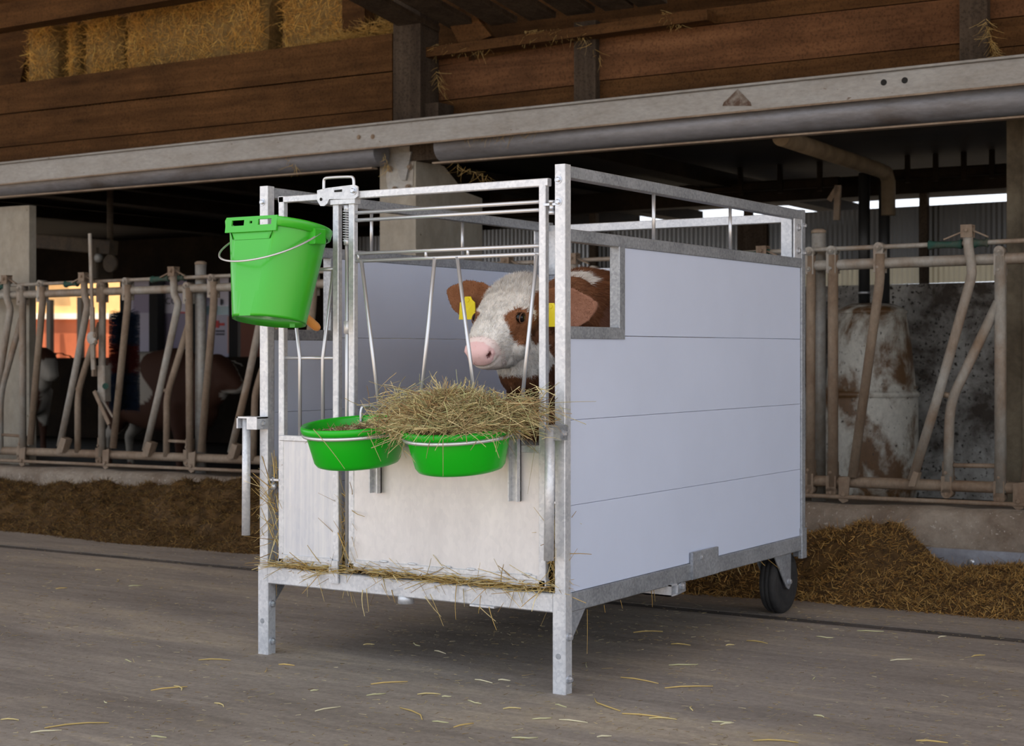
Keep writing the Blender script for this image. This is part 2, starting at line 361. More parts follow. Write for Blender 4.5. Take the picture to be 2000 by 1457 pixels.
# rear wall and translucent window
WD = 3.0
m = MB(); m.prism([bw(-5.3, WD, 0), bw(5, WD, 0), bw(5, WD, 1.345), bw(-5.3, WD, 1.31)], NB*.15)
tag(m.build('wall_back', M['stained']), 'low mould-stained concrete wall behind the stalls', kind='structure')
m = MB(); m.prism([bw(5, .9, 0), bw(5, 5.2, 0), bw(5, 5.2, 2.1), bw(5, .9, 2.1)], EB*.15); tag(m.build('wall_right', M['stained']), 'right end wall of the stalls', kind='structure')
pcm, nt, b = nodes('polycarbonate_sheet'); b.inputs['Base Color'].default_value = (.50, .44, .30, 1); b.inputs['Transmission Weight'].default_value = .35; b.inputs['Roughness'].default_value = .35
pcd, nt, b = nodes('polycarbonate_sheet_dim_behind'); b.inputs['Base Color'].default_value = (.055, .05, .042, 1); b.inputs['Transmission Weight'].default_value = .2; b.inputs['Roughness'].default_value = .25  # dark tint stands in for the dim surroundings behind the upper panes
win = tag(bpy.data.objects.new('window_1', None), 'long translucent ribbed strip window on the back wall', None, None, 'structure'); COL.objects.link(win); win.location = bw(-1, WD, 1.33); ROOT['window_1'] = win.location.copy()
def ribbed(s0, s1, z0, z1, mat, name):
    m = MB(); n = int((s1-s0)/.016); ra = []
    for i in range(n+1):
        s = s0+(s1-s0)*i/n; d = WD+.05+(.006 if i % 2 else 0); ra.append([bw(s, d, z0+.007*s), bw(s, d, z1+.007*s), bw(s, d+.01, z1+.007*s), bw(s, d+.01, z0+.007*s)])
    m.rings(ra, smooth=False); return m.build(name, mat, win)
mull = [-5.3, -4.45, -3.2, -2.05, -.885, .26, 1.5, 2.8, 5]
for i in range(len(mull)-1):
    ribbed(mull[i]+.025, mull[i+1]-.025, 1.335, 1.475, pcm, 'pane')
    ribbed(mull[i]+.025, mull[i+1]-.025, 1.48, 1.815, pcd, 'pane')
    MB().bar(bw(mull[i], WD+.03, 1.3), bw(mull[i], WD+.03, 1.93), .05, .05, EB).build('mullion', M['wood_grey'], win)
MB().bar(bw(-5.3, WD+.02, 1.445), bw(5, WD+.02, 1.515), .02, .03, (0, 0, 1)).build('window_rail', M['ceil'], win)
MB().bar(bw(-5.3, WD+.02, 1.915), bw(5, WD+.02, 1.985), .13, .12, (0, 0, 1)).build('window_lintel', M['ceil'], win)

# steel track beam
m = MB(); d = -.05
A = bp(-60, 347, d); B = bp(2060, 131, d)
A.z = (bp(0, 341, d).z*1.0) + (A.x-bp(0, 341, d).x)*.0107; 
def zline(x, px0, py0, px1, py1, d):
    p = bp(px0, py0, d); q = bp(px1, py1, d); t = (x-p.x)/(q.x-p.x); return p.z+(q.z-p.z)*t
tr = thing('track_beam', 'long grey galvanised track beam crossing above the pen', 'steel beam', bw(-2.6, -.05, 1.97))
sA, sB = -10, 2.2
def P_(s, d, py0, py1, dz=0):
    p = bw(s, d, 0); p.z = zline(p.x, 0, py0, 2000, py1, d)+dz; return p
prof = lambda s: [P_(s, -.05, 322, 113), P_(s, -.05, 360, 163), P_(s, -.02, 362, 165, -.002), P_(s, -.005, 362, 165, .004), P_(s, -.005, 345, 146), P_(s, -.02, 330, 125), P_(s, -.02, 322, 113, -.006), ]
MB().rings([prof(sA), prof(sB)], smooth=False).build('web', M['beam'], tr)
MB().bar(P_(sA, -.045, 322, 113, .006), P_(sB, -.045, 322, 113, .006), .012, .05, (0, 0, 1), .003).build('flange', M['beam'], tr)
MB().bar(P_(sA, -.052, 360, 163, -.002), P_(sB, -.052, 360, 163, -.002), .008, .014, (0, 0, 1)).build('flange', M['pipe_rust'], tr)
for x, y in ((701, 268), (728, 267)): MB().bolt(bp(x, y, -.05), -NB, .009, .006).build('bolt', M['pipe_rust'], tr)
for x, y in ((1726, 161), (1767, 157)): MB().lathe([(.0135, -.001), (.0135, .0015)], bp(x, y, -.05), -NB, 16).build('hole', M['black'], tr)
# rusty triangle mark of glued-on grit
MB().prism([bp(1441, 174, -.05), bp(1466, 200, -.05), bp(1468, 207, -.05), bp(1411, 207, -.05), bp(1414, 200, -.05)], -NB*.002).build('rust_patch', dirty('rust_patch', (.10, .055, .035), (.28, .25, .22), 30, .4, .62), tr)
# round lower beam, two lengths
def gutter(px0, px1, label):
    p = bp(px0, 300, .06); q = bp(px1, 300, .06); s0 = p.dot(EB); s1_ = q.dot(EB)
    g = thing('round_beam', label, 'steel beam', P_((s0+s1_)/2, .06, 385, 228))
    a = P_(s0, .06, 362, 190); b_ = P_(s1_, .06, 362, 190)
    MB().tube([a, b_], .072, 28).build('tube', M['gutter'], g)
    MB().bar(P_(s0, .0, 386, 229), P_(s1_, .0, 386, 229), .008, .05, (0, 0, 1)).build('lip', M['pipe_rust'], g)
    return g
gutter(-520, 745, 'round grey dusty beam left of the concrete pillar, under the track')
gutter(862, 2100, 'round grey dusty beam right of the concrete pillar, under the track')

# wooden loft front
loft = tag(bpy.data.objects.new('wall_loft', None), 'dark brown board front of the hay loft', None, None, 'structure'); COL.objects.link(loft); loft.location = bw(-2.5, .2, 2.05); ROOT['wall_loft'] = loft.location.copy()
def plank(px0, px1, t0, b0, t1, b1, d, mat, th=.03, tilt=0):
    p = [bp(px0, t0, d), bp(px1, t1, d), bp(px1, b1, d+tilt), bp(px0, b0, d+tilt)]
    return MB().prism(p, NB*th).build('plank', M[mat], loft)
plank(-430, 766, 224, 270, 65, 138, .12, 'wood_dark', .03)
plank(-430, 766, 273, 330, 141, 211, .115, 'wood_red' if False else 'wood_dark', .035)
plank(-430, 766, 332, 387, 213, 262, .125, 'wood_dark', .03)
plank(856, 1122, 130, 197, 82, 166, .28, 'wood_red', .03)
plank(856, 1122, 199, 250, 168, 215, .285, 'wood_dark', .03)
plank(856, 915, 92, 128, 88, 120, .275, 'wood_red', .03)
plank(930, 1122, 98, 126, 75, 80, .29, 'wood_dark', .03)
plank(1160, 1876, 74, 158, -4, 84, .28, 'wood_red', .03)
plank(1160, 1876, 160, 210, 86, 135, .285, 'wood_dark', .03)
plank(1160, 1876, 42, 72, -40, -6, .29, 'wood_dark', .03)
plank(1926, 2090, 40, 95, 22, 78, .285, 'wood_dark', .03)
plank(1926, 2090, 97, 130, 80, 112, .28, 'wood_dark', .03)
plank(1926, 2090, -30, 38, -50, 20, .29, 'wood_red', .03)
def upright(x0, x1, t, b, d, dep, mat, name='post'):
    p0 = bp(x0, (t+b)/2, d); p1 = bp(x1, (t+b)/2, d); zt, zb = bp(x0, t, d).z, bp(x0, b, d).z
    return MB().prism([V((p0.x, p0.y, zb)), V((p1.x, p1.y, zb)), V((p1.x, p1.y, zt)), V((p0.x, p0.y, zt))], NB*dep).build(name, M[mat], loft)
upright(768, 821, -60, 262, .10, .17, 'wood_grey')
upright(800, 856, 205, 315, .14, .17, 'wood_grey')
upright(1121, 1163, 44, 215, .24, .06, 'wood_grey')
upright(1874, 1928, -60, 135, .24, .06, 'wood_grey')
upright(668, 712, -60, 62, .30, .1, 'wood_dark')
MB().prism([bp(-30, 46, .55), bp(62, 58, .55), bp(38, 165, .55), bp(-30, 182, .55)], NB*.06).build('brace', M['wood_dark'], loft)
# header beam across the bales at top left
MB().prism([bp(-40, 14, .05), bp(380, -50, .05), bp(380, -8, .05), bp(-40, 62, .05)], NB*.12).build('header_beam', M['wood_dark'], loft)
# loft floor joists and soffit boards seen at top centre
for i, x in enumerate((905, 980, 1055, 1130, 1205, 1280, 1345)):
    a = bp(x-70, -20, .26); a.z = 2.60; b_ = a-NB*.9; b_.z = 2.72
    MB().bar(a, b_, .03, .155, (0, 0, 1)).build('soffit_board', M['wood_grey'], loft)
MB().prism([bp(822, -60, .12), bp(856, -60, .12), bp(960, 70, .22), bp(900, 92, .22)], NB*.05).build('brace', M['wood_dark'], loft)
MB().bar(bp(820, 108, .2), bp(1390, 32, .2), .05, .10, (0, 0, 1)).build('soffit_rail', M['wood_dark'], loft)
m = MB(); m.prism([bw(-14, .32, 2.165), bw(2, .32, 2.165), bw(2, 2.4, 2.165), bw(-14, 2.4, 2.165)], (0, 0, .04)); m.build('loft_floor', M['wood_dark'], loft)
MB().prism([bw(-14, 2.4, 2.1), bw(3, 2.4, 2.1), bw(3, 2.4, 4.3), bw(-14, 2.4, 4.3)], NB*.05).build('loft_back', M['wood_dark'], loft)
# ================================================================== FEED FENCE
fence = thing('feed_fence', 'long rusty self-locking cattle feed fence of tubes behind the pen', 'feed fence', bw(-2.6, 0, .22))
def rail(px0, py0, px1, py1, r, name, mat, d=0, x0=-10, x1=2.0, n=24):
    p = bp(px0, py0, d); q = bp(px1, py1, d); e = (q-p)/(q.x-p.x)
    pts = [p+e*(x0+(x1-x0)*i/8-p.x) for i in range(9)]
    return MB().tube(pts, r, n).build(name, M[mat], fence)
rail(0, 577, 2000, 504, .0235, 'top_rail', 'pipe')
rail(0, 880, 2000, 954, .0245, 'bottom_rail', 'pipe_rust')
rail(0, 558, 2000, 470, .0105, 'locking_rod', 'pipe', -.005)
rail(0, 899, 2000, 986, .0095, 'lower_rod', 'pipe_rust', -.03)
def smooth_poly(pts, k=3):
    for _ in range(k):
        o = [pts[0]]
        for a, b in zip(pts[:-1], pts[1:]): o += [a*.75+b*.25, a*.25+b*.75]
        pts = o+[pts[-1]]
    return pts
def dens(pts):
    o = []
    for a, b in zip(pts[:-1], pts[1:]):
        n = max(2, int((b-a).length/.06)); o += [a.lerp(b, i/n) for i in range(n)]
    return o+[pts[-1]]
def fbar(pl, r=.021, mat='pipe', d=-.012, name='upright', world=False):
    pts = pl if world else [bp(x, y, d) for x, y in pl]
    if len(pts) > 2:
        q = [pts[0]]
        for i in range(1, len(pts)-1):   # rounded bends
            a = (pts[i-1]-pts[i]); b = (pts[i+1]-pts[i]); t = min(.05, a.length*.4, b.length*.4)
            q += [pts[i]+a.normalized()*t, pts[i]+(a.normalized()+b.normalized())*t*.25, pts[i]+b.normalized()*t]
        pts = q+[pts[-1]]
    return MB().tube(pts, r, 14).build(name, M[mat], fence)
def clamp(parent, p, h=.10, wd=.042, mat='pipe', lug=True):
    m = MB(); c = V(p)
    for s in (-1, 1): m.bar(c-ZUP*h*.5+NB*s*.026, c+ZUP*h*.5+NB*s*.026, wd, .006, EB)
    m.lathe([(.021, -.029), (.021, .029)], c+ZUP*h*.5, NB, 14)
    for dz in (h*.5, -h*.28): m.bolt(c+ZUP*dz-NB*.03, -NB, .008, .008)
    m.build('clamp', M[mat], parent)
def bottom_clamp(parent, p, mat='pipe_rust'):
    m = MB(); c = V(p); m.tube([c+ZUP*.10, c+ZUP*.03], .0255, 14); m.bar(c+ZUP*.04-NB*.027, c-ZUP*.03-NB*.027, .045, .006, EB); m.bar(c+ZUP*.04+NB*.027, c-ZUP*.03+NB*.027, .045, .006, EB)
    m.lathe([(.023, -.03), (.023, .03)], c-ZUP*.03, NB, 14); m.bolt(c-ZUP*.035-NB*.031, -NB, .007, .007); m.bolt(c+ZUP*.055-NB*.03, -NB, .007, .006)
    m.build('clamp', M[mat], parent)
def lockhead(parent, p):
    m = MB(); c = V(p); m.bar(c-ZUP*.03-NB*.02, c+ZUP*.022-NB*.02, .048, .006, EB); m.bar(c-ZUP*.03+NB*.02, c+ZUP*.022+NB*.02, .048, .006, EB)
    m.bar(c+ZUP*.02-EB*.024, c+ZUP*.02+EB*.024, .006, .05); m.bolt(c-NB*.023, -NB, .009, .008)
    m.bar(c-EB*.02-ZUP*.005, c-EB*.10-ZUP*.035, .006, .012); m.bar(c+EB*.02, c+EB*.085-ZUP*.03, .006, .012)
    m.build('latch_head', M['pipe_rust'], parent)
def slotfoot(parent, p):
    m = MB(); c = V(p)-NB*.035; m.prism([c+EB*.022+ZUP*.06, c-EB*.03+ZUP*.05, c-EB*.03-ZUP*.045, c-EB*.012-ZUP*.06, c+EB*.012-ZUP*.05], NB*.008)
    m.bolt(c-ZUP*.022-EB*.008, -NB, .011, .009); m.build('slotted_foot', M['pipe_rust'], parent)
def unit_vert(top, bot, mat='pipe', r=.021, cl=True):
    u = fbar([top, bot], r, mat)
    if cl: clamp(u, bp(top[0], top[1]+14, -.0)); 
    bottom_clamp(u, bp(bot[0], bot[1]-4, -.0)); return u
def unit_lock(pl, head=True):
    u = fbar(pl, .0205, 'pipe', -.03)
    if head: lockhead(u, bp(pl[0][0], pl[0][1]-5, -.03))
    MB().prism([bp(pl[-1][0]-9, pl[-1][1]+12, -.055), bp(pl[-1][0]+4, pl[-1][1]+12, -.055), bp(pl[-1][0]+12, pl[-1][1]-14, -.055), bp(pl[-1][0]+2, pl[-1][1]-18, -.055)], NB*.05).build('foot', M['pipe_rust'], u)
    return u
def unit_swing(pl, foot):
    u = fbar(pl, .0205, 'pipe_rust', -.02); clamp(u, bp(pl[0][0], pl[0][1]+12, 0), .11)
    slotfoot(u, bp(*foot, 0)); return u
# left of the pen
unit_lock([(13, 550), (13, 583), (21, 602), (0, 728), (-25, 872)])
unit_vert((44, 566), (45, 888)); fbar([(42, 622), (5, 755), (1, 785), (1, 885)], .019, 'pipe')
fbar([(3, 849), (44, 852)], .009, 'pipe_rust', name='spacer')
unit_swing([(83, 560), (83, 592), (59, 868)], (53, 892))
unit_lock([(164, 545), (165, 578), (172, 594), (147, 726), (117, 872)])
unit_vert((200, 560), (199, 892)); fbar([(196, 632), (175, 692), (156, 753), (152, 780), (152, 884)], .019, 'pipe_rust'); 
unit_swing([(250, 556), (250, 588), (221, 875)], (216, 896))
unit_lock([(339, 534), (340, 576), (349, 591), (314, 753), (284, 880)])
unit_vert((369, 562), (371, 896), 'pipe_rust'); fbar([(368, 636), (331, 756), (326, 780), (325, 892)], .019, 'pipe_rust')
fbar([(329, 861), (366, 863)], .009, 'pipe_rust', name='spacer'); fbar([(152, 760), (146, 757)], .012, 'pipe_rust', name='spacer'); fbar([(328, 764), (314, 760)], .012, 'pipe_rust', name='spacer')
unit_swing([(417, 550), (418, 588), (393, 882)], (384, 902))
unit_lock([(508, 530), (509, 572), (516, 588), (484, 745), (451, 884)])
unit_vert((545, 556), (545, 905), 'pipe_rust'); fbar([(540, 640), (506, 742), (498, 772), (494, 900)], .019, 'pipe_rust')
unit_swing([(612, 545), (612, 580), (585, 900)], (578, 915))
# stretch behind the pen: the same feeding places, partly seen through the gate and the side windows
for dx in (690, 855, 990, 1120, 1250, 1375, 1490):
    y0 = 577-73*dx/2000; y1 = 880+74*dx/2000
    unit_lock([(dx, y0-27), (dx+1, y0+16), (dx+9, y0+30), (dx-30, y1-120), (dx-68, y1-4)]); unit_vert((dx+42, y0-2), (dx+42, y1+6))
# right of the pen
unit_vert((1584, 500), (1583, 946), 'pipe_rust', .0205); unit_vert((1627, 498), (1627, 950), 'pipe_rust', .0225)
unit_swing([(1719, 496), (1719, 545), (1665, 932)], (1656, 955))
unit_lock([(1890, 455), (1892, 490), (1900, 532), (1837, 757), (1782, 938)])
unit_vert((1954, 500), (1954, 962), 'pipe', .024); fbar([(1950, 590), (1861, 775), (1854, 815), (1852, 940)], .021, 'pipe'); bottom_clamp(fence.children[-1], bp(1852, 948, 0))
fbar([(1862, 909), (1944, 910)], .010, 'pipe_rust', name='spacer'); fbar([(1842, 770), (1858, 774)], .013, 'pipe_rust', name='spacer')
unit_swing([(2046, 480), (2046, 530), (2004, 940)], (1997, 968))
# thick posts of the fence
for x, yt, zb in ((392, 517, .22), (1599, 456, .22)):
    p = bp(x, yt, .055); b_ = V((p.x, p.y, zb)); po = MB().tube([b_, p], .031, 20).build('fence_post', M['pipe_grey'], fence)
    MB().lathe([(.033, -.0), (.033, .012), (.02, .02)], p, (0, 0, 1), 20).build('cap', M['pipe_rust'], po)
p = bp(910, 520, .055); MB().tube([V((p.x, p.y, .22)), p], .031, 20).build('fence_post', M['pipe_grey'], fence)
# green rubber sleeves on the locking rod
for (x0, y0), (x1, y1) in (((128, 555), (152, 553)), ((297, 546), (331, 543)), ((347, 543), (361, 542)), ((1814, 479), (1880, 477)), ((1903, 475), (1930, 474)), ((-2, 561), (9, 559)), ((1440, 497), (1505, 494)), ((860, 521), (890, 520))):
    a, b_ = bp(x0, y0, -.005), bp(x1, y1, -.005); k = [a.lerp(b_, t) for t in (0, .06, .14, .5, .86, .94, 1)]
    MB().tube(k, [.020, .021, .016, .014, .016, .021, .018], 14).build('rubber_sleeve', M['darkgreen'], fence)
# locking lever at the left
lev = MB().bar(bp(175.5, 456, -.06), bp(181, 640, -.06), .022, .012, EB, .002).build('lever', M['pipe'], fence)
MB().bar(bp(180, 600, -.075), bp(182, 700, -.075), .03, .012, EB).build('lever_plate', M['pipe'], lev)
MB().lathe([(.036, -.008), (.036, .008)], bp(180, 660, -.085), NB, 24).build('lever_disc', M['pipe_grey'], lev)
m = MB(); m.bolt(bp(186, 655, -.095), -NB, .012, .01); m.bolt(bp(188, 668, -.095), -NB, .01, .01); m.build('bolt', M['pipe_rust'], lev)
MB().bar(bp(181, 680, -.06), bp(183, 722, -.06), .03, .012, EB).build('link', M['pipe'], lev)
MB().box(bp(178, 735, -.06), bp(190, 714, -.03), .003).build('hinge_block', M['pipe_rust'], lev)
slv = MB().bar(bp(203, 714, -.012), bp(204, 784, -.012), .058, .058, EB, .006).build('square_sleeve', M['pipe'], fence)
MB().tube([bp(206, 754, -.05), bp(206, 754, -.12)], .018, 16).build('knob', M['darkgreen'], slv)
MB().bar(bp(184, 764, -.06), bp(213, 829, -.06), .026, .01, (1, 0, 0), .003).build('lever_arm', M['pipe_rust'], fence)
MB().bar(bp(190, 764, -.04), bp(221, 815, -.04), .012, .008, (1, 0, 0)).build('lever_link', M['pipe'], fence)

# ================================================================== BEHIND THE FENCE
# water tank
tk = thing('water_tank', 'white conical tank with rust stains standing behind the fence', 'tank', bw(-1.04, 2.48, 0))
o = bw(-1.04, 2.48, .0)
m = MB(); m.lathe([(.255, .0), (.275, .12), (.275, .62), (.268, .66)], o, n=48); m.build('lower_shell', M['tank'], tk)
m = MB(); m.lathe([(.270, .655), (.262, .70), (.235, .95), (.205, 1.13), (.185, 1.165), (.12, 1.19), (0.01, 1.195)], o, n=48); up = m.build('upper_shell', M['tank'], tk)
MB().lathe([(.21, 1.13), (.215, 1.14), (.21, 1.15), (.19, 1.165)], o, n=48, caps=False).build('rim', M['tank'], up)
MB().lathe([(.277, .64), (.283, .65), (.283, .665), (.272, .675)], o, n=48, caps=False).build('seam_band', M['tank'], up)
for k in range(14):
    a = 2*math.pi*k/14; d = V((math.cos(a), math.sin(a), 0)); MB().bolt(o+d*.266+ZUP*.695, d, .008, .006).build('bolt', M['pipe_rust'], up)
# pipes
dp = plain('dark_plastic_pipe', (.022, .022, .022), .4)
def pipe(name, pts, r, mat, label, cat='pipe', band=None):
    t = thing(name, label, cat, pts[-1]); MB().tube(pts, r, 18).build('tube', mat, t)
    for p, q in band or []: MB().tube([p, q], r*1.12, 18).build('collar', M['wire'], t)
    return t
a = bp(1688, 600, 2.6); pipe('down_pipe', [V((a.x, a.y, 1.98)), V((a.x, a.y, 1.15))], .034, dp, 'black down pipe entering the tank, nearer the pen', band=[(bp(1688, 574, 2.6), bp(1688, 570, 2.6))])
a = bp(1727, 600, 2.62); pipe('down_pipe', [V((a.x, a.y, 1.90)), V((a.x, a.y, 1.15))], .033, dp, 'black down pipe into the tank below the ceiling elbow')
e = bp(1735, 338, 2.5); s0 = bp(1525, 268, .4)
pipe('ceiling_pipe', [s0, s0.lerp(e, .9), s0.lerp(e, .97)+ZUP*-.004, e-ZUP*.05, e-ZUP*.25], .042, M['ceil'] if False else plain('dusty_pipe', (.16, .12, .075), .8, var=.3), 'dusty brown pipe running under the ceiling to the window')
for x0, x1, y, l in ((1330, 1640, 372, 'rusty conduit under the ceiling left of the elbow pipe'), (1745, 1965, 342, 'dusty ledge under the ceiling right of the elbow pipe')):
    t = thing('conduit', l, 'conduit', bp(x0, y, 2.7)); MB().bar(bp(x0, y, 2.7), bp(x1, y-(x1-x0)*.055, 2.7), .06, .06, (0, 0, 1), .01).build('body', M['ceil'], t)
    for k in range(4): q = bp(x0+(x1-x0)*(k+.5)/4, y-(x1-x0)*.055*(k+.5)/4, 2.66); MB().box(q-V((.015, .01, .05)), V((q.x+.015, q.y+.01, 2.085))).build('hanger', M['ceil'], t)
t = thing('ceiling_bracket', 'rusty hanging bracket in front of the window strip', 'bracket', bp(1634, 400, 2.0)); MB().bar(bp(1637, 362, 2.0), bp(1634, 430, 2.0), .035, .02, EB).build('strap', M['pipe_rust'], t)
MB().bar(bp(1620, 392, 2.0), bp(1637, 365, 2.0), .03, .02, EB).build('stay', M['pipe_rust'], t)
# wooden board nailed behind the pen by the window
t = MB().prism([bp(1440, 440, 2.8), bp(1497, 437, 2.8), V((bp(1497, 520, 2.8).x, bp(1497, 520, 2.8).y, .0)), V((bp(1440, 520, 2.8).x, bp(1440, 520, 2.8).y, .0))], NB*.04).build('window_board', M['wood_grey']); tag(t, 'weathered board standing before the window strip', 'board')

# cow brush with its arm
bt = thing('cow_brush', 'hanging blue and dark red cow brush with a motor arm', 'cow brush', bp(243, 800, 1.2))
dark_metal = dirty('dark_rust_metal', (.07, .05, .035), (.12, .085, .05), 6)
MB().bar(bp(66, 470, 1.2), bp(222, 484, 1.2), .10, .08, (0, 0, 1), .006).build('arm', dark_metal, bt)
mt = MB().box(bp(178, 545, 1.15), bp(222, 486, 1.3), .01).build('motor', dark_metal, bt); MB().lathe([(.03, 0), (.03, .03), (.018, .035)], bp(196, 504, 1.13), -NB, 18).build('motor_hub', M['pipe_grey'], mt)
MB().lathe([(.05, 0), (.06, .02), (.06, .04)], bp(222, 515, 1.14), -NB, 20).build('gear_cover', dark_metal, mt)
MB().tube([bp(243, 545, 1.2), bp(243, 800, 1.2)], .03, 12).build('core', M['black'], bt)
q = bp(215, 500, 1.25); MB().tube([q, V((q.x, q.y, 2.05))], .022, 12).build('hanger', dark_metal, bt)
n = 9000; t_ = rng.random(n); top = np.array(bp(243, 612, 1.2)); bot = np.array(bp(243, 800, 1.2)); P = top+(bot-top)*t_[:, None]; ang = rng.random(n)*2*math.pi
D = np.stack([np.cos(ang), np.sin(ang), rng.normal(size=n)*.15], 1)
C = np.where(((t_ < .33) | (t_ > .62))[:, None], np.array([[.018, .035, .075]]), np.array([[.12, .015, .012]]))*(1+rng.normal(size=(n, 1))*.2)
strands('bristles', P, D, .105, .0016, np.clip(C, .002, 1), M['silage'], bt, 1, .1)

# outside: sunlit shed, sign boards
shed = thing('farm_shed', 'sunlit red shed with yellow upper wall seen past the left pillar', 'shed', bw(-15.5, 11.5, 0))
red = plain('red_shed_wall', (.40, .11, .05), .8, 0, .3, .2, 1.5); yel = plain('yellow_shed_wall', (.80, .50, .22), .8, 0, .3, .15, 2); wht = plain('white_trim', (.85, .80, .72), .7); orr = plain('rust_roof', (.5, .13, .05), .8)
SD = 11.0
def quad(x0, y0, x1, y1, dd, mat, name, th=.08): return MB().prism([bp(x0, y1, dd), bp(x1, y1, dd), bp(x1, y0, dd), bp(x0, y0, dd)], NB*th).build(name, mat, shed)
quad(20, 622, 262, 740, SD, red, 'wall'); quad(20, 540, 262, 613, SD, yel, 'wall'); quad(20, 612, 262, 623, SD-.05, wht, 'trim'); quad(20, 500, 262, 542, SD+.1, orr, 'wall'); quad(150, 580, 158, 740, SD-.2, M['black'], 'post')
quad(66, 535, 122, 542, SD-.1, wht, 'eave_trim')
quad(90, 585, 98, 740, SD-.2, M['black'], 'post')
sg = thing('sign_wall', 'wall of lilac grey advertising boards behind the cow stalls', 'sign board', bw(-12, 6.5, 0))
lil = plain('lilac_board', (.42, .40, .50), .6); lil2 = plain('mauve_board', (.27, .24, .34), .6); pale = plain('pale_board', (.62, .60, .70), .6); ink = plain('sign_ink', (.04, .04, .06), .6); redink = plain('red_ink', (.5, .04, .04), .6); pink = plain('salmon_board', (.55, .33, .29), .6); teal = plain('teal_glass', (.25, .38, .42), .3)
SG = 5.6
def board(x0, y0, x1, y1, mat, name='board', th=.03, dd=SG, par=None): return MB().prism([bp(x0, y1, dd), bp(x1, y1, dd), bp(x1, y0, dd), bp(x0, y0, dd)], NB*th).build(name, mat, par or sg)
board(250, 530, 302, 690, lil); board(260, 575, 300, 611, lil2, 'print', .004, SG-.012)
b1 = board(312, 528, 400, 730, lil2); b2 = board(316, 572, 372, 612, pale, 'board', .01, SG-.02); board(312, 572, 320, 616, pink, 'print', .006, SG-.03, b1)
board(352, 609, 368, 612, redink, 'print', .004, SG-.03, b2)
b3 = board(384, 535, 470, 600, pale, dd=SG+.05); board(384, 598, 470, 618, teal, 'pane', .02, SG+.02); b4 = board(402, 615, 470, 730, lil, dd=SG-.02); board(444, 618, 450, 690, pink, 'print', .004, SG-.03, b4)
board(421, 626, 427, 640, redink, 'logo', .004, SG-.03, b4); board(428, 631, 438, 636, redink, 'logo', .004, SG-.03, b4)
for y in (645, 651): board(421, y, 438, y+3.5, ink, 'text_line', .004, SG-.03, b4)
board(430, 584, 434, 596, ink, 'print', .004, SG+.03, b3)
cu = bpy.data.curves.new('lettering', 'FONT'); cu.body = 'CO'; cu.size = .1; cu.extrude = .002; to = bpy.data.objects.new('lettering', cu); COL.objects.link(to)
bpy.context.view_layer.update(); me = bpy.data.meshes.new_from_object(to.evaluated_get(bpy.context.evaluated_depsgraph_get())); bpy.data.objects.remove(to)
p = bp(323, 594, SG-.025); q = bp(346, 594, SG-.025); wt = (q-p).length; xs = [v.co.x for v in me.vertices]; k = wt/(max(xs)-min(xs))
for v in me.vertices: v.co = p+EB*(v.co.x-min(xs))*k+ZUP*v.co.y*k*.82-NB*v.co.z - ROOT[sg.name]
me.materials.clear(); me.materials.append(ink); to = bpy.data.objects.new('lettering', me); COL.objects.link(to); to.parent = b2; ROOT[to.name] = ROOT[sg.name]
for x in (306, 380, 462): q = bp(x, 600, SG-.1); MB().bar(V((q.x, q.y, 0)), V((q.x, q.y, 2.05)), .12, .1, EB).build('stall_upright', M['black'], sg)
MB().prism([bp(470, 705, SG-.3), bp(560, 705, SG-.3), bp(560, 560, SG-.3), bp(470, 560, SG-.3)], NB*.05).build('board', plain('red_brown_door', (.16, .05, .025), .7), sg)
# back of the stalls above the openings, shade put into its near-black colour
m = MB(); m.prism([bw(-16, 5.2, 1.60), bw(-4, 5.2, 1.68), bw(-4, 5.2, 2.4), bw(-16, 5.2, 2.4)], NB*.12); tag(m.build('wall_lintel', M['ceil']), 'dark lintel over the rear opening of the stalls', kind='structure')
m = MB(); m.prism([bw(-7.9, 5.2, 0), bw(-4.0, 5.2, 0), bw(-4.0, 5.2, 2.3), bw(-7.9, 5.2, 2.3)], NB*.12); m.prism([bw(-18, 5.2, 0), bw(-7.8, 5.2, 0), bw(-7.8, 5.2, .86), bw(-18, 5.2, .80)], NB*.12); m.prism([bw(-18, 5.2, 0), bw(-13.2, 5.2, 0), bw(-13.2, 5.2, 2.3), bw(-18, 5.2, 2.3)], NB*.12); m.prism([bw(-18, .3, 0), bw(-18, 5.2, 0), bw(-18, 5.2, 2.3), bw(-18, .3, 2.3)], EB*.1); m.prism([bw(-4.1, 3.1, 0), bw(-4.1, 5.3, 0), bw(-4.1, 5.3, 2.3), bw(-4.1, 3.1, 2.3)], EB*.1); mi = MB(); mi.add([bw(-18, .25, .01), bw(5, .25, .01), bw(5, 5.2, .01), bw(-18, 5.2, .01)], [(0, 1, 2, 3)]); tag(mi.build('floor_stall', dirty('dungy_shaded_floor', (.02, .015, .01), (.012, .009, .006), 3, spec=.03)), 'dungy floor of the stalls, coloured darker for shade', kind='structure'); tag(m.build('wall_rear', M['ceil']), 'dark rear wall section behind the pen', kind='structure')  # walls closed up to keep light out; floor colour darkened for shade

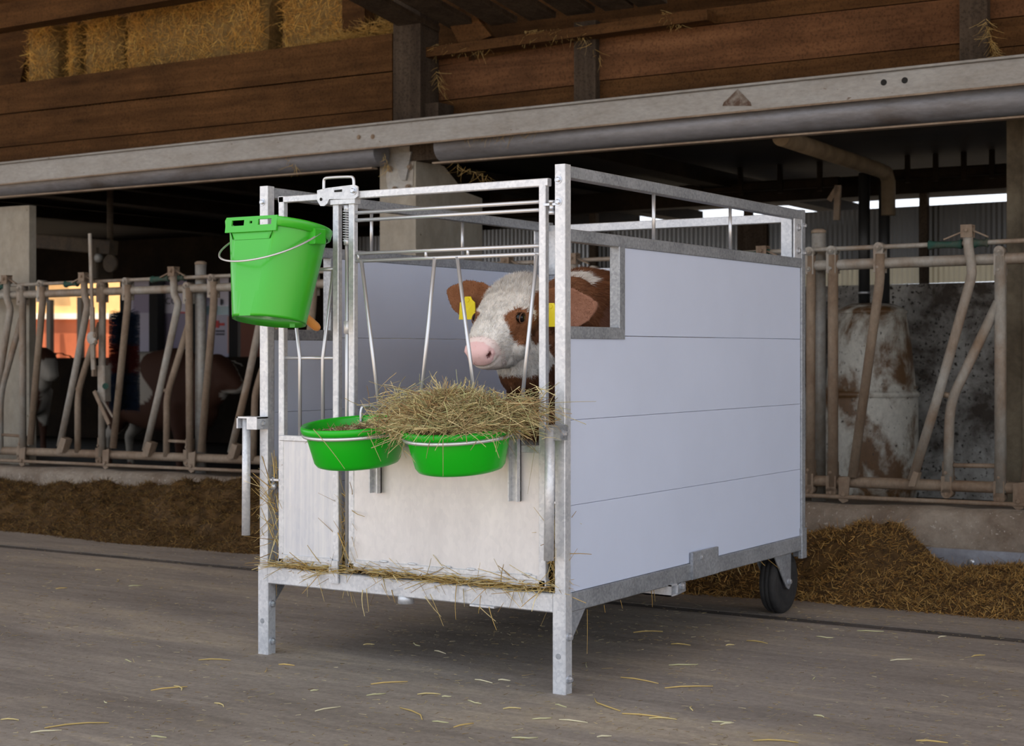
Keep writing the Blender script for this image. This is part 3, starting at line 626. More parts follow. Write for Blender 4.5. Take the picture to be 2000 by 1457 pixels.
# ================================================================== BALES AND LOOSE STRAW IN THE LOFT
def bale(s0, s1, z0, z1, d0, dep, label, dens_=2600):
    t = thing('straw_bale', label, 'straw bale', bw((s0+s1)/2, d0+dep/2, z0), 'straw bales in the loft')
    m = MB(); g = 10; 
    # rounded lumpy block
    rings_ = []
    for i in range(g+1):
        u = i/g; s = s0+(s1-s0)*u; e = .035*(abs(2*u-1)**6)
        ring = []
        for k in range(32):
            a = 2*math.pi*(k+.5)/32; cx, cz = math.cos(a), math.sin(a); f = 1/(abs(cx)**8+abs(cz)**8)**(1/8)
            nn = noise.noise(V((s*9, cx*3, cz*3+z0*5)))*.02
            ring.append(bw(s, d0+dep/2+(dep/2-e+nn)*cx*f, (z0+z1)/2+((z1-z0)/2-e+nn)*cz*f))
        rings_.append(ring)
    m.rings(rings_); m.build('core', M['bar_wood'], t)
    n = dens_; P = np.array([bw(s0+.03+(s1-s0-.06)*random.random(), d0+random.uniform(-.012, .03), z0+(z1-z0)*random.random()) for _ in range(n)])
    D = rdir(n); nb_ = np.array(NB); D -= nb_*(D@nb_)[:, None]*.75
    C = palette(n, [(.72, .40, .09), (.58, .31, .06), (.82, .52, .14), (.42, .21, .05)], .2)
    strands('straw', P, D, rng.uniform(.03, .09, n), .0016, C, M['straw'], t, 2, .3)
    for k in (.33, .67):
        q = s0+(s1-s0)*k
    return t
zb = 2.21; prev = -99
for a, b_, lb, dd in ((50, 108, 'leftmost straw bale in the loft beside the slanted brace', .42), (108, 152, 'narrow straw bale second from the brace in the loft', .46), (152, 236, 'straw bale third from the brace in the loft', .44), (236, 520, 'widest straw bale in the loft', .40), (520, 700, 'straw bale nearest the tall wooden post in the loft', .44)):
    s0 = bp(a, 100, dd).dot(EB); s1 = bp(b_, 100, dd).dot(EB); s0 = max(s0, prev+.06); prev = s1; bale(s0, s1-.01, zb, 3.0, dd, .5, lb, int(3200*(s1-s0)/.5)+600)
n = 1500; a = np.array(bp(560, 92, .2)); b_ = np.array(bp(768, 62, .2)); t_ = rng.random(n)
P = a+(b_-a)*t_[:, None]; P[:, 2] += rng.random(n)*.13*t_-.02; P[:, 1] += rng.random(n)*.15
strands('loose_straw', P, rdir(n, .5), rng.uniform(.03, .10, n), .0016, palette(n, [(.5, .30, .08), (.42, .25, .06), (.6, .4, .13)], .2), M['straw'], None, 2, .3, 'loose straw spilling over the loft board left of the tall post', 'straw')
n = 420; P = []; 
for x0, y0, x1, y1, k in ((850, 88, 960, 92, 60), (1020, 65, 1130, 58, 90), (850, 130, 866, 190, 30), (1925, 40, 1945, 110, 60), (1290, 20, 1330, 50, 30), (1120, 50, 1170, 110, 25), (900, 268, 1050, 258, 40), (560, 305, 580, 330, 20), (750, 300, 760, 330, 20), (880, 320, 960, 350, 40)):
    for _ in range(k): u = random.random(); P.append(bp(x0+(x1-x0)*u+random.uniform(-4, 4), y0+(y1-y0)*u+random.uniform(-5, 5), .17 if y0 < 200 else -.02))
P = np.array(P); n = len(P); D = rdir(n); D[:, 2] = -np.abs(D[:, 2])-.3
strands('hanging_straw', P, D, rng.uniform(.02, .09, n), .0013, palette(n, [(.42, .27, .08), (.30, .19, .06), (.5, .36, .14)], .2), M['straw'], None, 2, .3, 'straw wisps caught on the loft boards right of the tall post', 'straw')

# ================================================================== SILAGE HEAPS
def heap(name, label, s0, s1, crest, dc, df, db, nst, seed, br=1.0):
    ns, nd = int((s1-s0)/.022), 52; Vv = []; Cc = []
    ks, kz = zip(*crest)
    hh = np.zeros((ns+1, nd+1)); pos = np.zeros((ns+1, nd+1, 3))
    for i in range(ns+1):
        s = s0+(s1-s0)*i/ns; cz = np.interp(s, ks, kz); e = min(1, (s-s0)/.25, (s1-s)/.25)
        wob = noise.noise(V((s*2.1, seed, 0)))*.10
        for j in range(nd+1):
            d = df+wob*.9*(1-j/nd)+(db-df)*j/nd-wob*.0
            x = (d-df-wob)/(dc-df-wob) if d < dc else 1-.45*((d-dc)/(db-dc))**2
            x = max(0, min(1, x)); g = (x*x*(3-2*x))*.6+.4*x
            z = cz*g*e; z += (noise.noise(V((s*5, d*5, seed)))*.055+noise.noise(V((s*14, d*14, seed)))*.032+noise.noise(V((s*40, d*40, seed)))*.014)*min(1, g*3)*min(1, cz*7)
            pos[i, j] = bw(s, d, max(z-.004+.012*min(1, g*8)*min(1, cz*20), -.004)); hh[i, j] = z
    idx = np.arange((ns+1)*(nd+1)).reshape(ns+1, nd+1)
    F = np.stack([idx[:-1, :-1], idx[1:, :-1], idx[1:, 1:], idx[:-1, 1:]], -1).reshape(-1, 4); Vv = pos.reshape(-1, 3)
    Cc = palette(len(Vv), [(.06, .032, .010), (.09, .048, .014)], .25)
    area = rng.random((nst, 2)); ii = area[:, 0]*(ns-1); jj = area[:, 1]*(nd-1); i0 = ii.astype(int); j0 = jj.astype(int)
    P = pos[i0, j0]+(pos[i0+1, j0]-pos[i0, j0])*(ii-i0)[:, None]+(pos[i0, j0+1]-pos[i0, j0])*(jj-j0)[:, None]
    D = rdir(nst); D[:, 2] = np.abs(D[:, 2])*.6
    big = rng.random(nst) < .05; Ln = np.where(big, rng.uniform(.03, .07, nst), rng.uniform(.012, .032, nst)); C = palette(nst, SIL, .3); C[rng.random(nst) < .05] = (.30, .19, .07); C = C*br
    return strands(name, P, D, Ln, np.where(big, .0012, .0020), C, M['silage'], None, 1, .2, label, 'silage', extra=(Vv, F, Cc))
heap('silage_heap', 'long dark brown silage heap along the kerb left of the pen', -7.0, -2.3, [(-7, .14), (-5.6, .155), (-5, .15), (-4.4, .165), (-4.0, .16), (-3.4, .21), (-3, .2), (-2.3, .15)], -.55, -1.22, -.22, 42000, 1.3, .72)
heap('silage_heap', 'golden brown silage heap piled on the kerb behind the wheel', -2.2, 1.7, [(-2.2, .08), (-1.2, .11), (-.7, .12), (-.35, .14), (-.15, .17), (0.0, .215), (.08, .19), (.16, .10), (.26, .05), (.5, .055), (.8, .045), (1.7, .05)], -.62, -1.28, -.23, 42000, 5.7, 1.45)
# ================================================================== CALF PEN
PW, PH, PL = 1.066, 1.4, 1.64
pen = thing('calf_pen', 'galvanised wheeled calf pen with lilac board sides and front gates', 'calf pen', (-PW/2, PL/2, 0))
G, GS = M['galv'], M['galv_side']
def px(fn, name, mat, par=pen): m = MB(); fn(m); return m.build(name, mat, par)
X0 = -PW
# corner posts and legs
for x0, nm in ((X0, 'L'), (-.032, 'R')):
    po = MB().box((x0, 0, .22), (x0+.032, .032, PH), .002).build('corner_post', G, pen)
    lx0 = x0-.004 if nm == 'L' else x0-.005
    lg = MB().box((lx0, -.004, 0), (lx0+.040, .034, .265), .003).build('leg', G, pen)
    for z in (.15, .038): MB().bolt((lx0+.040, .015, z), (1, 0, 0), .008, .009).build('bolt', M['bolt'], lg)
    if nm == 'R':
        for z in (.15, .045): MB().bolt((lx0, .015, z), (-1, 0, 0), .006, .006).build('bolt', M['bolt'], lg)
    MB().lathe([(.0075, 0), (.0075, .0012)], (lx0+.019, -.004, .10), (0, -1, 0), 14).build('pin_hole', GS, lg)
    for z in ((1.333, 1.285-.0) if nm == 'R' else (1.345,)):
        pass
    zz = (1.359, 1.300) if nm == 'R' else (1.352,)
    for z in zz: MB().bolt((x0+.012, 0, z), (0, -1, 0), .0075, .006).build('bolt', M['bolt'], po)
    gx = x0+.016
    MB().prism([(x0+.013, .034, .215), (x0+.013, .112, .215), (x0+.013, .036, .135)], (.006 if nm == 'L' else .017, 0, 0)).build('gusset', GS, lg)
# bottom frame
MB().box((X0+.036, -.002, .213), (-.037, .034, .263), .003).build('front_beam', G, pen)
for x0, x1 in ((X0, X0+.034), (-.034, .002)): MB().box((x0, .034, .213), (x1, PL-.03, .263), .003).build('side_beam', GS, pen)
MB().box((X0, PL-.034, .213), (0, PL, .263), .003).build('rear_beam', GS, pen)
fb = MB()
for i in range(14): y = .05+i*.113; fb.box((X0+.03, y, .238), (-.03, y+.095, .250))
fb.build('slatted_floor', M['ceil'], pen)
# boards, rails, window on each side
for sx, side in ((0, 1), (X0, -1)):
    def bx(x): return sx - side*x       # x measured inwards from the outer face
    def sb(a, b, y0, y1, z0, z1, name, mat, ch=.002): lo = (min(bx(a), bx(b)), y0, z0); hi = (max(bx(a), bx(b)), y1, z1); return MB().box(lo, hi, ch).build(name, mat, pen)
    for z0, z1, y0 in ((.264, .4945, .034), (.4955, .722, .034), (.723, .9475, .034), (.9490, 1.197, .330)):
        sb(.006, .030, y0, 1.606, z0, z1, 'side_board', M['panel'], .0008)
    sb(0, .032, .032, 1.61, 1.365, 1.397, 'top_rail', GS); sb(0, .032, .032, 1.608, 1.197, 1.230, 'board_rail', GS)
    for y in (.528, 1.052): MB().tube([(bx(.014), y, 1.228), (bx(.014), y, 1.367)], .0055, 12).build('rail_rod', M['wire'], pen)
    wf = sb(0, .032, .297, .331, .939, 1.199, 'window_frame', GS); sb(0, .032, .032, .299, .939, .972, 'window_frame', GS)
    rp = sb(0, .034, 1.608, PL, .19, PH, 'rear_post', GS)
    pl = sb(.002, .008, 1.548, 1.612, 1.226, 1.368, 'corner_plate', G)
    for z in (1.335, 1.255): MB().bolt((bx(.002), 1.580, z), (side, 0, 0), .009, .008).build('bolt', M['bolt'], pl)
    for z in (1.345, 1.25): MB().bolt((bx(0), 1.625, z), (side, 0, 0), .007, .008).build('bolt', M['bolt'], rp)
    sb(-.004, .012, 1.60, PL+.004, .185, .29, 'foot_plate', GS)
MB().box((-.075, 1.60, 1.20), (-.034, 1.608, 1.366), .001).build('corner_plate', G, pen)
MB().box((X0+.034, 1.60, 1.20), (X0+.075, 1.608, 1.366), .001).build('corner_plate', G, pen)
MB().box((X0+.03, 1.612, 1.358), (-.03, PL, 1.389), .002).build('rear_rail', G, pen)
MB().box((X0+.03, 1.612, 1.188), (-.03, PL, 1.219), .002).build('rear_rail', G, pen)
for z0, z1 in ((.264, .4945), (.4955, .722), (.723, .9475), (.949, 1.188)): MB().box((X0+.034, 1.615, z0), (-.034, 1.637, z1), .0008).build('rear_board', M['panel'], pen)
# side fork plate and pocket, stub under the front beam
MB().box((-.002, .742, .214), (.008, .92, .297), .002).build('side_plate', GS, pen)
MB().bolt((.008, .80, .276), (1, 0, 0), .006, .004).build('bolt', M['bolt'], pen)
MB().prism([(.004, .594, .213), (.004, .70, .213), (.004, .70, .186), (.004, .645, .181), (.004, .594, .190)], (-.01, 0, 0)).build('pocket_plate', GS, pen)
m = MB()
for a, b in (((-1.06, .592, .183), (.010, .638, .187)), ((-1.06, .592, .217), (.010, .638, .213)), ((-1.06, .592, .183), (.010, .596, .217)), ((-1.06, .634, .183), (.010, .638, .217))): m.box((a[0], a[1], min(a[2], b[2])), (b[0], b[1], max(a[2], b[2])))
m.build('fork_pocket', G, pen); MB().bolt((.004, .672, .203), (1, 0, 0), .009, .008).build('bolt', M['bolt'], pen)
MB().lathe([(.0235, 0), (.0235, .024), (.022, .024)], front := hit(793, 1178, (0, 1, 0), .02), (0, 0, 1), 24).build('stub_socket', G, pen)
MB().box((-.30, -.006, .209), (-.22, .02, .214)).build('drip_plate', G, pen)
# rear wheels with forks
for wx, sgn in ((-.060, 1), (X0+.060, -1)):
    wy, wz, R = 1.545, .110, .110
    m = MB()
    for dx in (-.036, .036): m.prism([(wx+dx-.002, wy-.130, .216), (wx+dx-.002, wy+.02, .216), (wx+dx-.002, wy+.016, .095), (wx+dx-.002, wy, .083), (wx+dx-.002, wy-.02, .092)], (.004, 0, 0))
    m.box((wx-.038, wy-.13, .208), (wx+.038, wy+.02, .214)); fk = m.build('wheel_fork', GS, pen)
    for s in (-1, 1): MB().bolt((wx+s*.038, wy, .110), (s, 0, 0), .009, .008).build('bolt', M['bolt'], fk)
    wl = MB().lathe([(.060, -.024), (R-.022, -.030), (R-.006, -.027), (R, -.018), (R, -.010), (R-.004, -.009), (R-.004, -.006), (R, -.005), (R, .005), (R-.004, .006), (R-.004, .009), (R, .010), (R, .018), (R-.006, .027), (R-.022, .030), (.060, .024)], (wx, wy, wz), (1, 0, 0), 48).build('wheel', M['rubber'], pen)
    MB().lathe([(.008, -.030), (.02, -.030), (.025, -.022), (.06, -.016), (.062, -.02), (.062, .02), (.06, .016), (.025, .022), (.02, .030), (.008, .030)], (wx, wy, wz), (1, 0, 0), 32).build('hub', plain('hub_grey', (.05, .05, .055), .5), wl)

# ---- narrow gate
g1 = MB(); gy0, gy1 = .002, .022
for a, b in (((-.994, 1.347), (-.768, 1.366)), ((-.994, .274), (-.768, .292))): g1.box((a[0], gy0, a[1]), (b[0], gy1, b[1]), .002)
for a in (-.994, -.787): g1.box((a, gy0, .274), (a+.021, gy1, 1.366), .002)
g1 = g1.build('narrow_gate', G, pen)
MB().box((-.980, .004, .290), (-.785, .008, .652), 0).build('sheet_panel', M['galv_streak'], g1)
m = MB(); m.box((-.988, -.001, .640), (-.775, .012, .657), .002); m.build('sheet_rail', G, g1)
m = MB(); m.box((-.976, -.001, .290), (-.787, .004, .304), .001); m.build('sheet_lip', G, g1)
MB().tube([(-.975, .012, .886), (-.785, .012, .886)], .0055, 12).build('cross_bar', M['wire'], g1)
MB().tube([(-.975, .012, 1.145), (-.785, .012, 1.145)], .0055, 12).build('cross_bar', M['wire'], g1)
MB().tube([(-.953, .008, 1.143), (-.915, .008, .886), (-.915, .008, .65)], .0055, 12).build('gate_bar', M['wire'], g1)
MB().tube([(-.788, .008, 1.143), (-.828, .008, .886), (-.828, .008, .65)], .0055, 12).build('gate_bar', M['wire'], g1)
MB().bolt((-.793, -.001, .293), (0, -1, 0), .007, .008).build('bolt', M['bolt'], g1)
MB().box((-.790, -.012, .235), (-.757, -.004, .300), .001).build('stop_tab', G, g1)
# ---- wide gate
g2 = MB()
g2.box((-.729, gy0, 1.345), (-.055, gy1, 1.366), .002); g2.box((-.729, gy0, .276), (-.060, gy1, .297), .002)
for a in (-.729, -.083): g2.box((a, gy0, .276), (a+.021, gy1, 1.347), .002)
g2 = g2.build('wide_gate', G, pen)
MB().box((-.712, .004, .29), (-.078, .008, .65), 0).build('sheet_panel', M['galv_sheet'], g2)
m = MB(); m.box((-.712, .000, .634), (-.080, .014, .654), .002); m.build('sheet_rail', G, g2)
m = MB(); m.box((-.70, -.001, .293), (-.09, .004, .307), .001)
for x in (-.60, -.50, -.38, -.30, -.20, -.12): m.ball((x, -.001, .309), .006, 6, (2.6, .6, .6))
m.build('sheet_lip', G, g2)
for z in (1.3045, 1.283, 1.187, 1.1655): MB().tube([(-.712, .012, z), (-.078, .012, z)], .0055, 12).build('cross_bar', M['wire'], g2)
for a, b in ((-.687, -.625), (-.428, -.476), (-.352, -.290), (-.093, -.141)):
    e = b+(b-a)*.29; MB().tube([(a, .010, 1.166), (e, .010, .645)], .0055, 12).build('gate_bar', M['wire'], g2)
for x in (-.46, -.318, -.70): MB().tube([(x, .012, 1.168), (x, .012, 1.186)], .0045, 10).build('spacer', M['wire'], g2)
# lock rod with spring, latch plate and handle
rod = MB().tube([(-.738, .008, .262), (-.738, .008, 1.352)], .0058, 14).build('lock_rod', M['wire'], pen)
sp = [(-.738+.0105*math.cos(k*.6), .008+.0105*math.sin(k*.6), 1.315-.09*k/132) for k in range(133)]
MB().tube(sp, .0018, 6).build('spring', M['wire'], rod)
for z in (1.318, 1.222, .975): MB().lathe([(.0095, -.009 if z > 1 else -.018), (.0095, .009 if z > 1 else .018)], (-.738, .008, z), (0, 0, 1), 16).build('collar', M['galv'], rod)
lp = MB(); yy = -.006
lp.prism([(-.838, yy, 1.375), (-.838, yy, 1.345), (-.826, yy, 1.329), (-.812, yy, 1.328), (-.800, yy, 1.335), (-.793, yy, 1.347), (-.70, yy, 1.343), (-.688, yy, 1.350), (-.688, yy, 1.378), (-.70, yy, 1.384), (-.80, yy, 1.380)], (0, .005, 0))
lp = lp.build('latch_plate', G, pen)
MB().tube(smooth_poly([V(p) for p in ((-.815, -.003, 1.376), (-.815, -.003, 1.402), (-.812, -.003, 1.408), (-.80, -.003, 1.410), (-.720, -.003, 1.408), (-.708, -.003, 1.406), (-.704, -.003, 1.398), (-.704, -.003, 1.372))], 2), .0045, 12).build('handle', M['wire'], lp)
MB().bolt((-.702, yy, 1.366), (0, -1, 0), .008, .008).build('bolt', M['bolt'], lp)
MB().prism([(-.773, yy-.0005, 1.372), (-.773, yy-.0005, 1.366), (-.745, yy-.0005, 1.366), (-.745, yy-.0005, 1.373)], (0, -.0008, 0)).build('slot', M['black'], lp)
MB().lathe([(.005, 0), (.005, .001)], (-.823, yy, 1.348), (0, -1, 0), 12).build('slot', M['black'], lp)
MB().box((-.79, -.004, 1.330), (-.70, .022, 1.345), .001).build('latch_body', G, lp)
# hinges
for z in (1.290, .500): 
    h = MB(); h.box((-.066, -.001, z+.002), (-.028, .010, z+.008)); h.lathe([(.009, -.022), (.009, -.012), (.007, -.012), (.007, .008), (.009, .008), (.009, .016)], (-.043, .004, z), (0, 0, 1), 10); h.build('hinge', M['bolt'], pen)
h = MB(); h.box((-1.036, -.001, .520), (-.99, .010, .526)); h.lathe([(.009, -.024), (.009, -.006), (.006, -.006), (.006, .012)], (-1.013, .004, .518), (0, 0, 1), 10); h.build('hinge', M['bolt'], pen)
# carrying tubes on brackets
b_ = MB(); b_.box((-1.112, -.050, .706), (-1.03, -.002, .711)); b_.box((-1.112, -.050, .676), (-1.107, -.002, .711)); b_.box((-1.070, -.052, .674), (-1.03, -.002, .711), .001); b_ = b_.build('carry_bracket', G, pen)
MB().bolt((-1.030, -.028, .692), (1, 0, 0), .007, .007).build('bolt', M['bolt'], b_)
MB().tube([(-1.090, -.030, .708), (-1.093, -.030, .356)], .0125, 18).build('carry_tube', M['galv'], b_)
b_ = MB(); b_.box((-.034, -.040, .672), (.010, -.002, .712), .001); b_ = b_.build('carry_bracket', GS, pen)
MB().bolt((.010, -.020, .690), (1, 0, 0), .007, .008).build('bolt', M['bolt'], b_)
MB().tube([(-.024, -.036, .705), (-.028, -.036, .356)], .0135, 18).build('carry_tube', M['galv'], b_)

# ================================================================== FEED BOWLS
def ring_pts(c, r, ax, n=48):
    ax = V(ax).normalized(); u = V((1, 0, 0)); u = (u-ax*u.dot(ax)).normalized(); v = ax.cross(u)
    return [V(c)+(u*math.cos(2*math.pi*k/n)+v*math.sin(2*math.pi*k/n))*r for k in range(n)]
tilt = math.radians(6.5); AX = V((0, -math.sin(tilt), math.cos(tilt)))
BC = [V((-.566, -.172, .708)), V((-.224, -.172, .706))]
BR = .1445
rh = MB().box((-.66, -.020, .668), (-.14, -.008, .684), .001).build('holder_bar', G, g2)
for xc, zt in ((-.622, .70), (-.152, .72)):
    m = MB(); m.box((xc-.015, -.020, .503), (xc-.011, .0, zt)); m.box((xc+.011, -.020, .503), (xc+.015, .0, zt)); m.box((xc-.015, -.004, .503), (xc+.015, .0, zt)); m.build('channel', G, g2)
m = MB(); q = hit(705, 835, (0, 1, 0), -.06); m.tube(smooth_poly([V((q.x, -.06, .69)), V((q.x, -.06, .745)), V((q.x+.004, -.05, .752)), V((q.x+.02, -.015, .75)), V((q.x+.02, -.012, .68))], 2), .0045, 10); m.build('bowl_hook', M['wire'], g2)
bowls = []
for c, lb in zip(BC, ('round green plastic bowl with a little grain, left one on the gate', 'round green plastic bowl piled high with hay, right one on the gate')):
    rg = MB().tube(ring_pts(c-AX*.022, BR-.002, AX), .0052, 10, closed=True).build('bowl_ring', M['wire'], g2)
    MB().box((c.x-.02, -.035, c.z-.022), (c.x+.02, -.008, c.z-.012)).build('ring_tab', M['galv'], rg)
    t = thing('feed_bowl', lb, 'bowl', c-AX*.118, 'green feed bowls on the pen gate')
    prof = [(.0, -.112), (.100, -.114), (.112, -.110), (.119, -.100), (.1345, -.030), (.1365, -.018), (.147, -.016), (.149, -.008), (.149, -.001), (.146, .003), (.141, .002), (.138, -.004), (.1335, -.022), (.1155, -.098), (.106, -.106), (.0, -.107)]
    MB().lathe([(max(r, .002), h) for r, h in prof], c, AX, 72).build('bowl', M['green'], t); bowls.append(t)
# grain in the left bowl
n = 5200; r = np.sqrt(rng.random(n))*.126; a = rng.random(n)*2*math.pi; c = BC[0]-AX*.030
P = np.stack([c.x+r*np.cos(a), c.y+r*np.sin(a)*.98, np.full(n, c.z)], 1); P[:, 2] += -(P[:, 1]-c.y)*-math.tan(tilt)*1.0 + .022*np.exp(-((P[:, 0]-c.x-.05)/.06)**2)+rng.normal(size=n)*.004
ev = [(c.x, c.y, c.z+.010)]+[(c.x+.126*math.cos(2*math.pi*k/40), c.y+.126*math.sin(2*math.pi*k/40), c.z-.004+.126*math.sin(2*math.pi*k/40)*math.tan(tilt)) for k in range(40)]
ef = [(0, 1+k, 1+(k+1) % 40, 1+(k+1) % 40) for k in range(40)]
P[:, 2] = np.minimum(P[:, 2], c.z+.04)
strands('grain_feed', P, rdir(n, .5), rng.uniform(.008, .022, n), .0016, palette(n, [(.33, .22, .11), (.42, .31, .17), (.25, .15, .07), (.5, .42, .28)], .2), M['straw'], None, 1, .1, 'chopped grain feed lying in the left green bowl', 'feed')
# hay in the right bowl
c = BC[1]
def hay_h(x, y): rr = math.hypot(x, y)/.155; return max(0, .088*(1-rr**2.2)+.0)*(1+.25*noise.noise(V((x*14, y*14, 2))))
n = 5200; P = []; D = []
while len(P) < n:
    x, y = random.gauss(0, .095), random.gauss(0, .085)
    if math.hypot(x, y) > .165: continue
    h = hay_h(x, y)*random.uniform(.45, 1.0)+.004
    P.append((c.x+x, c.y+y, c.z+h)); e = V((random.gauss(0, 1), random.gauss(0, 1), random.gauss(0, .42)))+V((x, y, 0))*3.0; D.append(tuple(e))
spill = [(-.165, -.02, .03, 260, .05), (-.20, .05, .055, 200, .05), (.145, .03, .035, 240, .04), (-.16, -.07, .0, 130, .035), (.17, .08, .05, 130, .04)]
for sx, sy, sz, k, sg_ in spill:
    for _ in range(k): P.append((c.x+sx+random.gauss(0, sg_), c.y+sy+random.gauss(0, sg_*.6), c.z+sz+random.gauss(0, .022))); D.append((random.gauss(0, 1)+sx*4, random.gauss(0, .8), random.gauss(-.05, .5)))
P = np.array(P); D = np.array(D); n = len(P); Dn = D/np.linalg.norm(D, axis=1, keepdims=True); Ln = rng.uniform(.04, .125, n)
P = P-Dn*Ln[:, None]*.5; P[:, 2] = np.maximum(P[:, 2], c.z-.03)
# a dark core so that the pile is not see-through
ev, ef = [], []; kk = 28
for i in range(kk+1):
    for j in range(kk+1):
        u = -1+2*i/kk; v_ = -1+2*j/kk; f = max(abs(u), abs(v_)); l = math.hypot(u, v_) or 1; x, y = u/l*f*.142, v_/l*f*.142; ev.append((c.x+x, c.y+y, c.z-.02+hay_h(x, y)*.72+y*math.tan(tilt)*.5))
for i in range(kk):
    for j in range(kk): a = i*(kk+1)+j; ef.append((a, a+kk+1, a+kk+2, a+1))
strands('hay_pile', P, D, Ln, rng.uniform(.0009, .0019, n), palette(n, HAY, .2), M['straw'], None, 4, .22, 'tousled heap of green-brown hay overflowing the right bowl', 'hay', .05, extra=(np.array(ev), np.array(ef), palette(len(ev), [(.10, .075, .035)], .2)))
# long stalks hanging over the bowls
hs = [((612, 838), (680, 913), -.33, .2), ((718, 845), (745, 900), -.32, .2), ((865, 858), (866, 930), -.33, .1), ((1045, 790), (1160, 778), -.12, 0), ((1030, 870), (1052, 885), -.02, 0), ((1050, 840), (1030, 965), -.03, .1), ((790, 880), (815, 900), -.3, 0), ((840, 860), (830, 895), -.325, 0), ((960, 850), (975, 895), -.31, 0), ((930, 862), (920, 880), -.325, 0), ((1040, 800), (1055, 762), -.1, 0), ((770, 780), (784, 748), -.15, 0), ((725, 875), (790, 850), -.3, 0)]
P = [hit(*a, (0, 1, 0), d) for a, b, d, k in hs]; Q = [hit(*b, (0, 1, 0), d) for a, b, d, k in hs]
P = np.array(P); D = np.array(Q)-P; Ln = np.linalg.norm(D, axis=1)
strands('hay_stalks', P, D, Ln, .0016, palette(len(P), [(.45, .40, .22), (.40, .32, .16)], .1), M['straw'], None, 6, .10, 'long single hay stalks dangling over both bowl rims', 'hay')

# ================================================================== TEAT BUCKET
ta = math.radians(9); BA = V((0, math.sin(ta), math.cos(ta))); BX = V((1, 0, 0)); BY = BA.cross(BX)
bo = V((-.845, -.165, 1.255)); bk = thing('teat_bucket', 'tilted bright green teat bucket hanging before the narrow gate', 'bucket', bo-BA*.275)
def dring(h, R, fl, n=64):
    # round outline cut by a flat face on the -Y side
    pts = []
    for k in range(n):
        a = 2*math.pi*k/n; x, y = R*math.sin(a), R*math.cos(a)
        if y < -fl:
            t = (-fl)/y if y else 1; x2 = max(-math.sqrt(R*R-fl*fl), min(math.sqrt(R*R-fl*fl), x)); y = -fl; 
            x = x2
        low = y == -fl and abs(x) < .078 and h > -.025; pts.append(bo+BX*x+BY*(-min(fl, .109) if low else y)+BA*(h-(.034 if low else 0)))
    return pts
m = MB(); o = [(0, .140, .108), (-.03, .136, .1075), (-.12, .124, .106), (-.20, .113, .1045), (-.262, .105, .1025), (-.270, .104, .102)]
i_ = [(-.268, .1005, .0985), (-.262, .1015, .099), (-.12, .1205, .1025), (0, .1365, .1045)]
m.rings([dring(h, R, f) for h, R, f in o]+[dring(-.258, .1, .086)]+[dring(-.2575, .02, .018)], caps=False); m.rings([dring(h, R, f) for h, R, f in i_][::-1]+[dring(-.252, .098, .085), dring(-.252, .02, .018)], caps=False)
m.add(dring(-.2575, .0205, .018), [tuple(range(64))]); m.rings([dring(0, .140, .110), dring(0, .1365, .1045)], caps=False); bb = m.build('bucket_body', M['green_bucket'], bk)
for p in bb.data.polygons:
    if p.normal.dot(-BY) > .985 or p.normal.dot(BY) > .998: p.use_smooth = False
m = MB(); m.rings([dring(-.022, .1405, .1105), dring(-.020, .148, .115), dring(.0, .152, .117), dring(.004, .151, .116), dring(.005, .1445, .112), dring(.002, .137, .107), dring(-.015, .1365, .1065)], caps=False); rim = m.build('rim', M['green_bucket'], bk)
# hanging plate with slots above the flat side
m = MB(); y = -.117
def hp(x, h, dy=0): return bo+BX*x+BY*(y+dy)+BA*h
for a, b, z0, z1 in ((-.094, .094, -.002, .007), (-.094, .094, -.036, -.018), (-.094, -.072, -.018, -.002), (-.026, -.006, -.018, -.002), (.004, .026, -.018, -.002), (.074, .094, -.018, -.002), (-.006, .004, -.018, -.013), (-.006, .004, -.006, -.002)):
    m.prism([hp(a, z0), hp(b, z0), hp(b, z1), hp(a, z1)], BY*.005)
m.build('hanging_plate', M['green_bucket'], rim)
for s in (-1, 1):
    q = bo+BX*s*.143-BA*.030; MB().box(q-V((.012, .022, .022)), q+V((.012, .022, .022)), .003).build('handle_lug', M['green_bucket'], rim)
p0, p1 = bo+BX*.152-BA*.022, bo-BX*.152-BA*.022; cpts = []
for k in range(41):
    a = math.pi*k/40; cpts.append(bo-BA*.022+BX*.153*math.cos(a)+(-BY*.150-BA*.105)*math.sin(a)**.8)
MB().tube([bo+BX*.135-BA*.022]+cpts+[bo-BX*.135-BA*.022], .0028, 10).build('bail_handle', M['wire'], bk)
q = bo+BY*.085-BA*.225+BX*.03; dv = (BY*1.0-BA*.42+BX*.1).normalized()
MB().lathe([(.017, 0), (.018, .012), (.013, .018), (.013, .06), (.0125, .082), (.009, .092), (.003, .095)], q, dv, 24).build('teat', M['teat'], bk)
MB().lathe([(.026, -.004), (.026, .005), (.02, .008)], q, dv, 20).build('teat_nut', M['green_bucket'], bk)

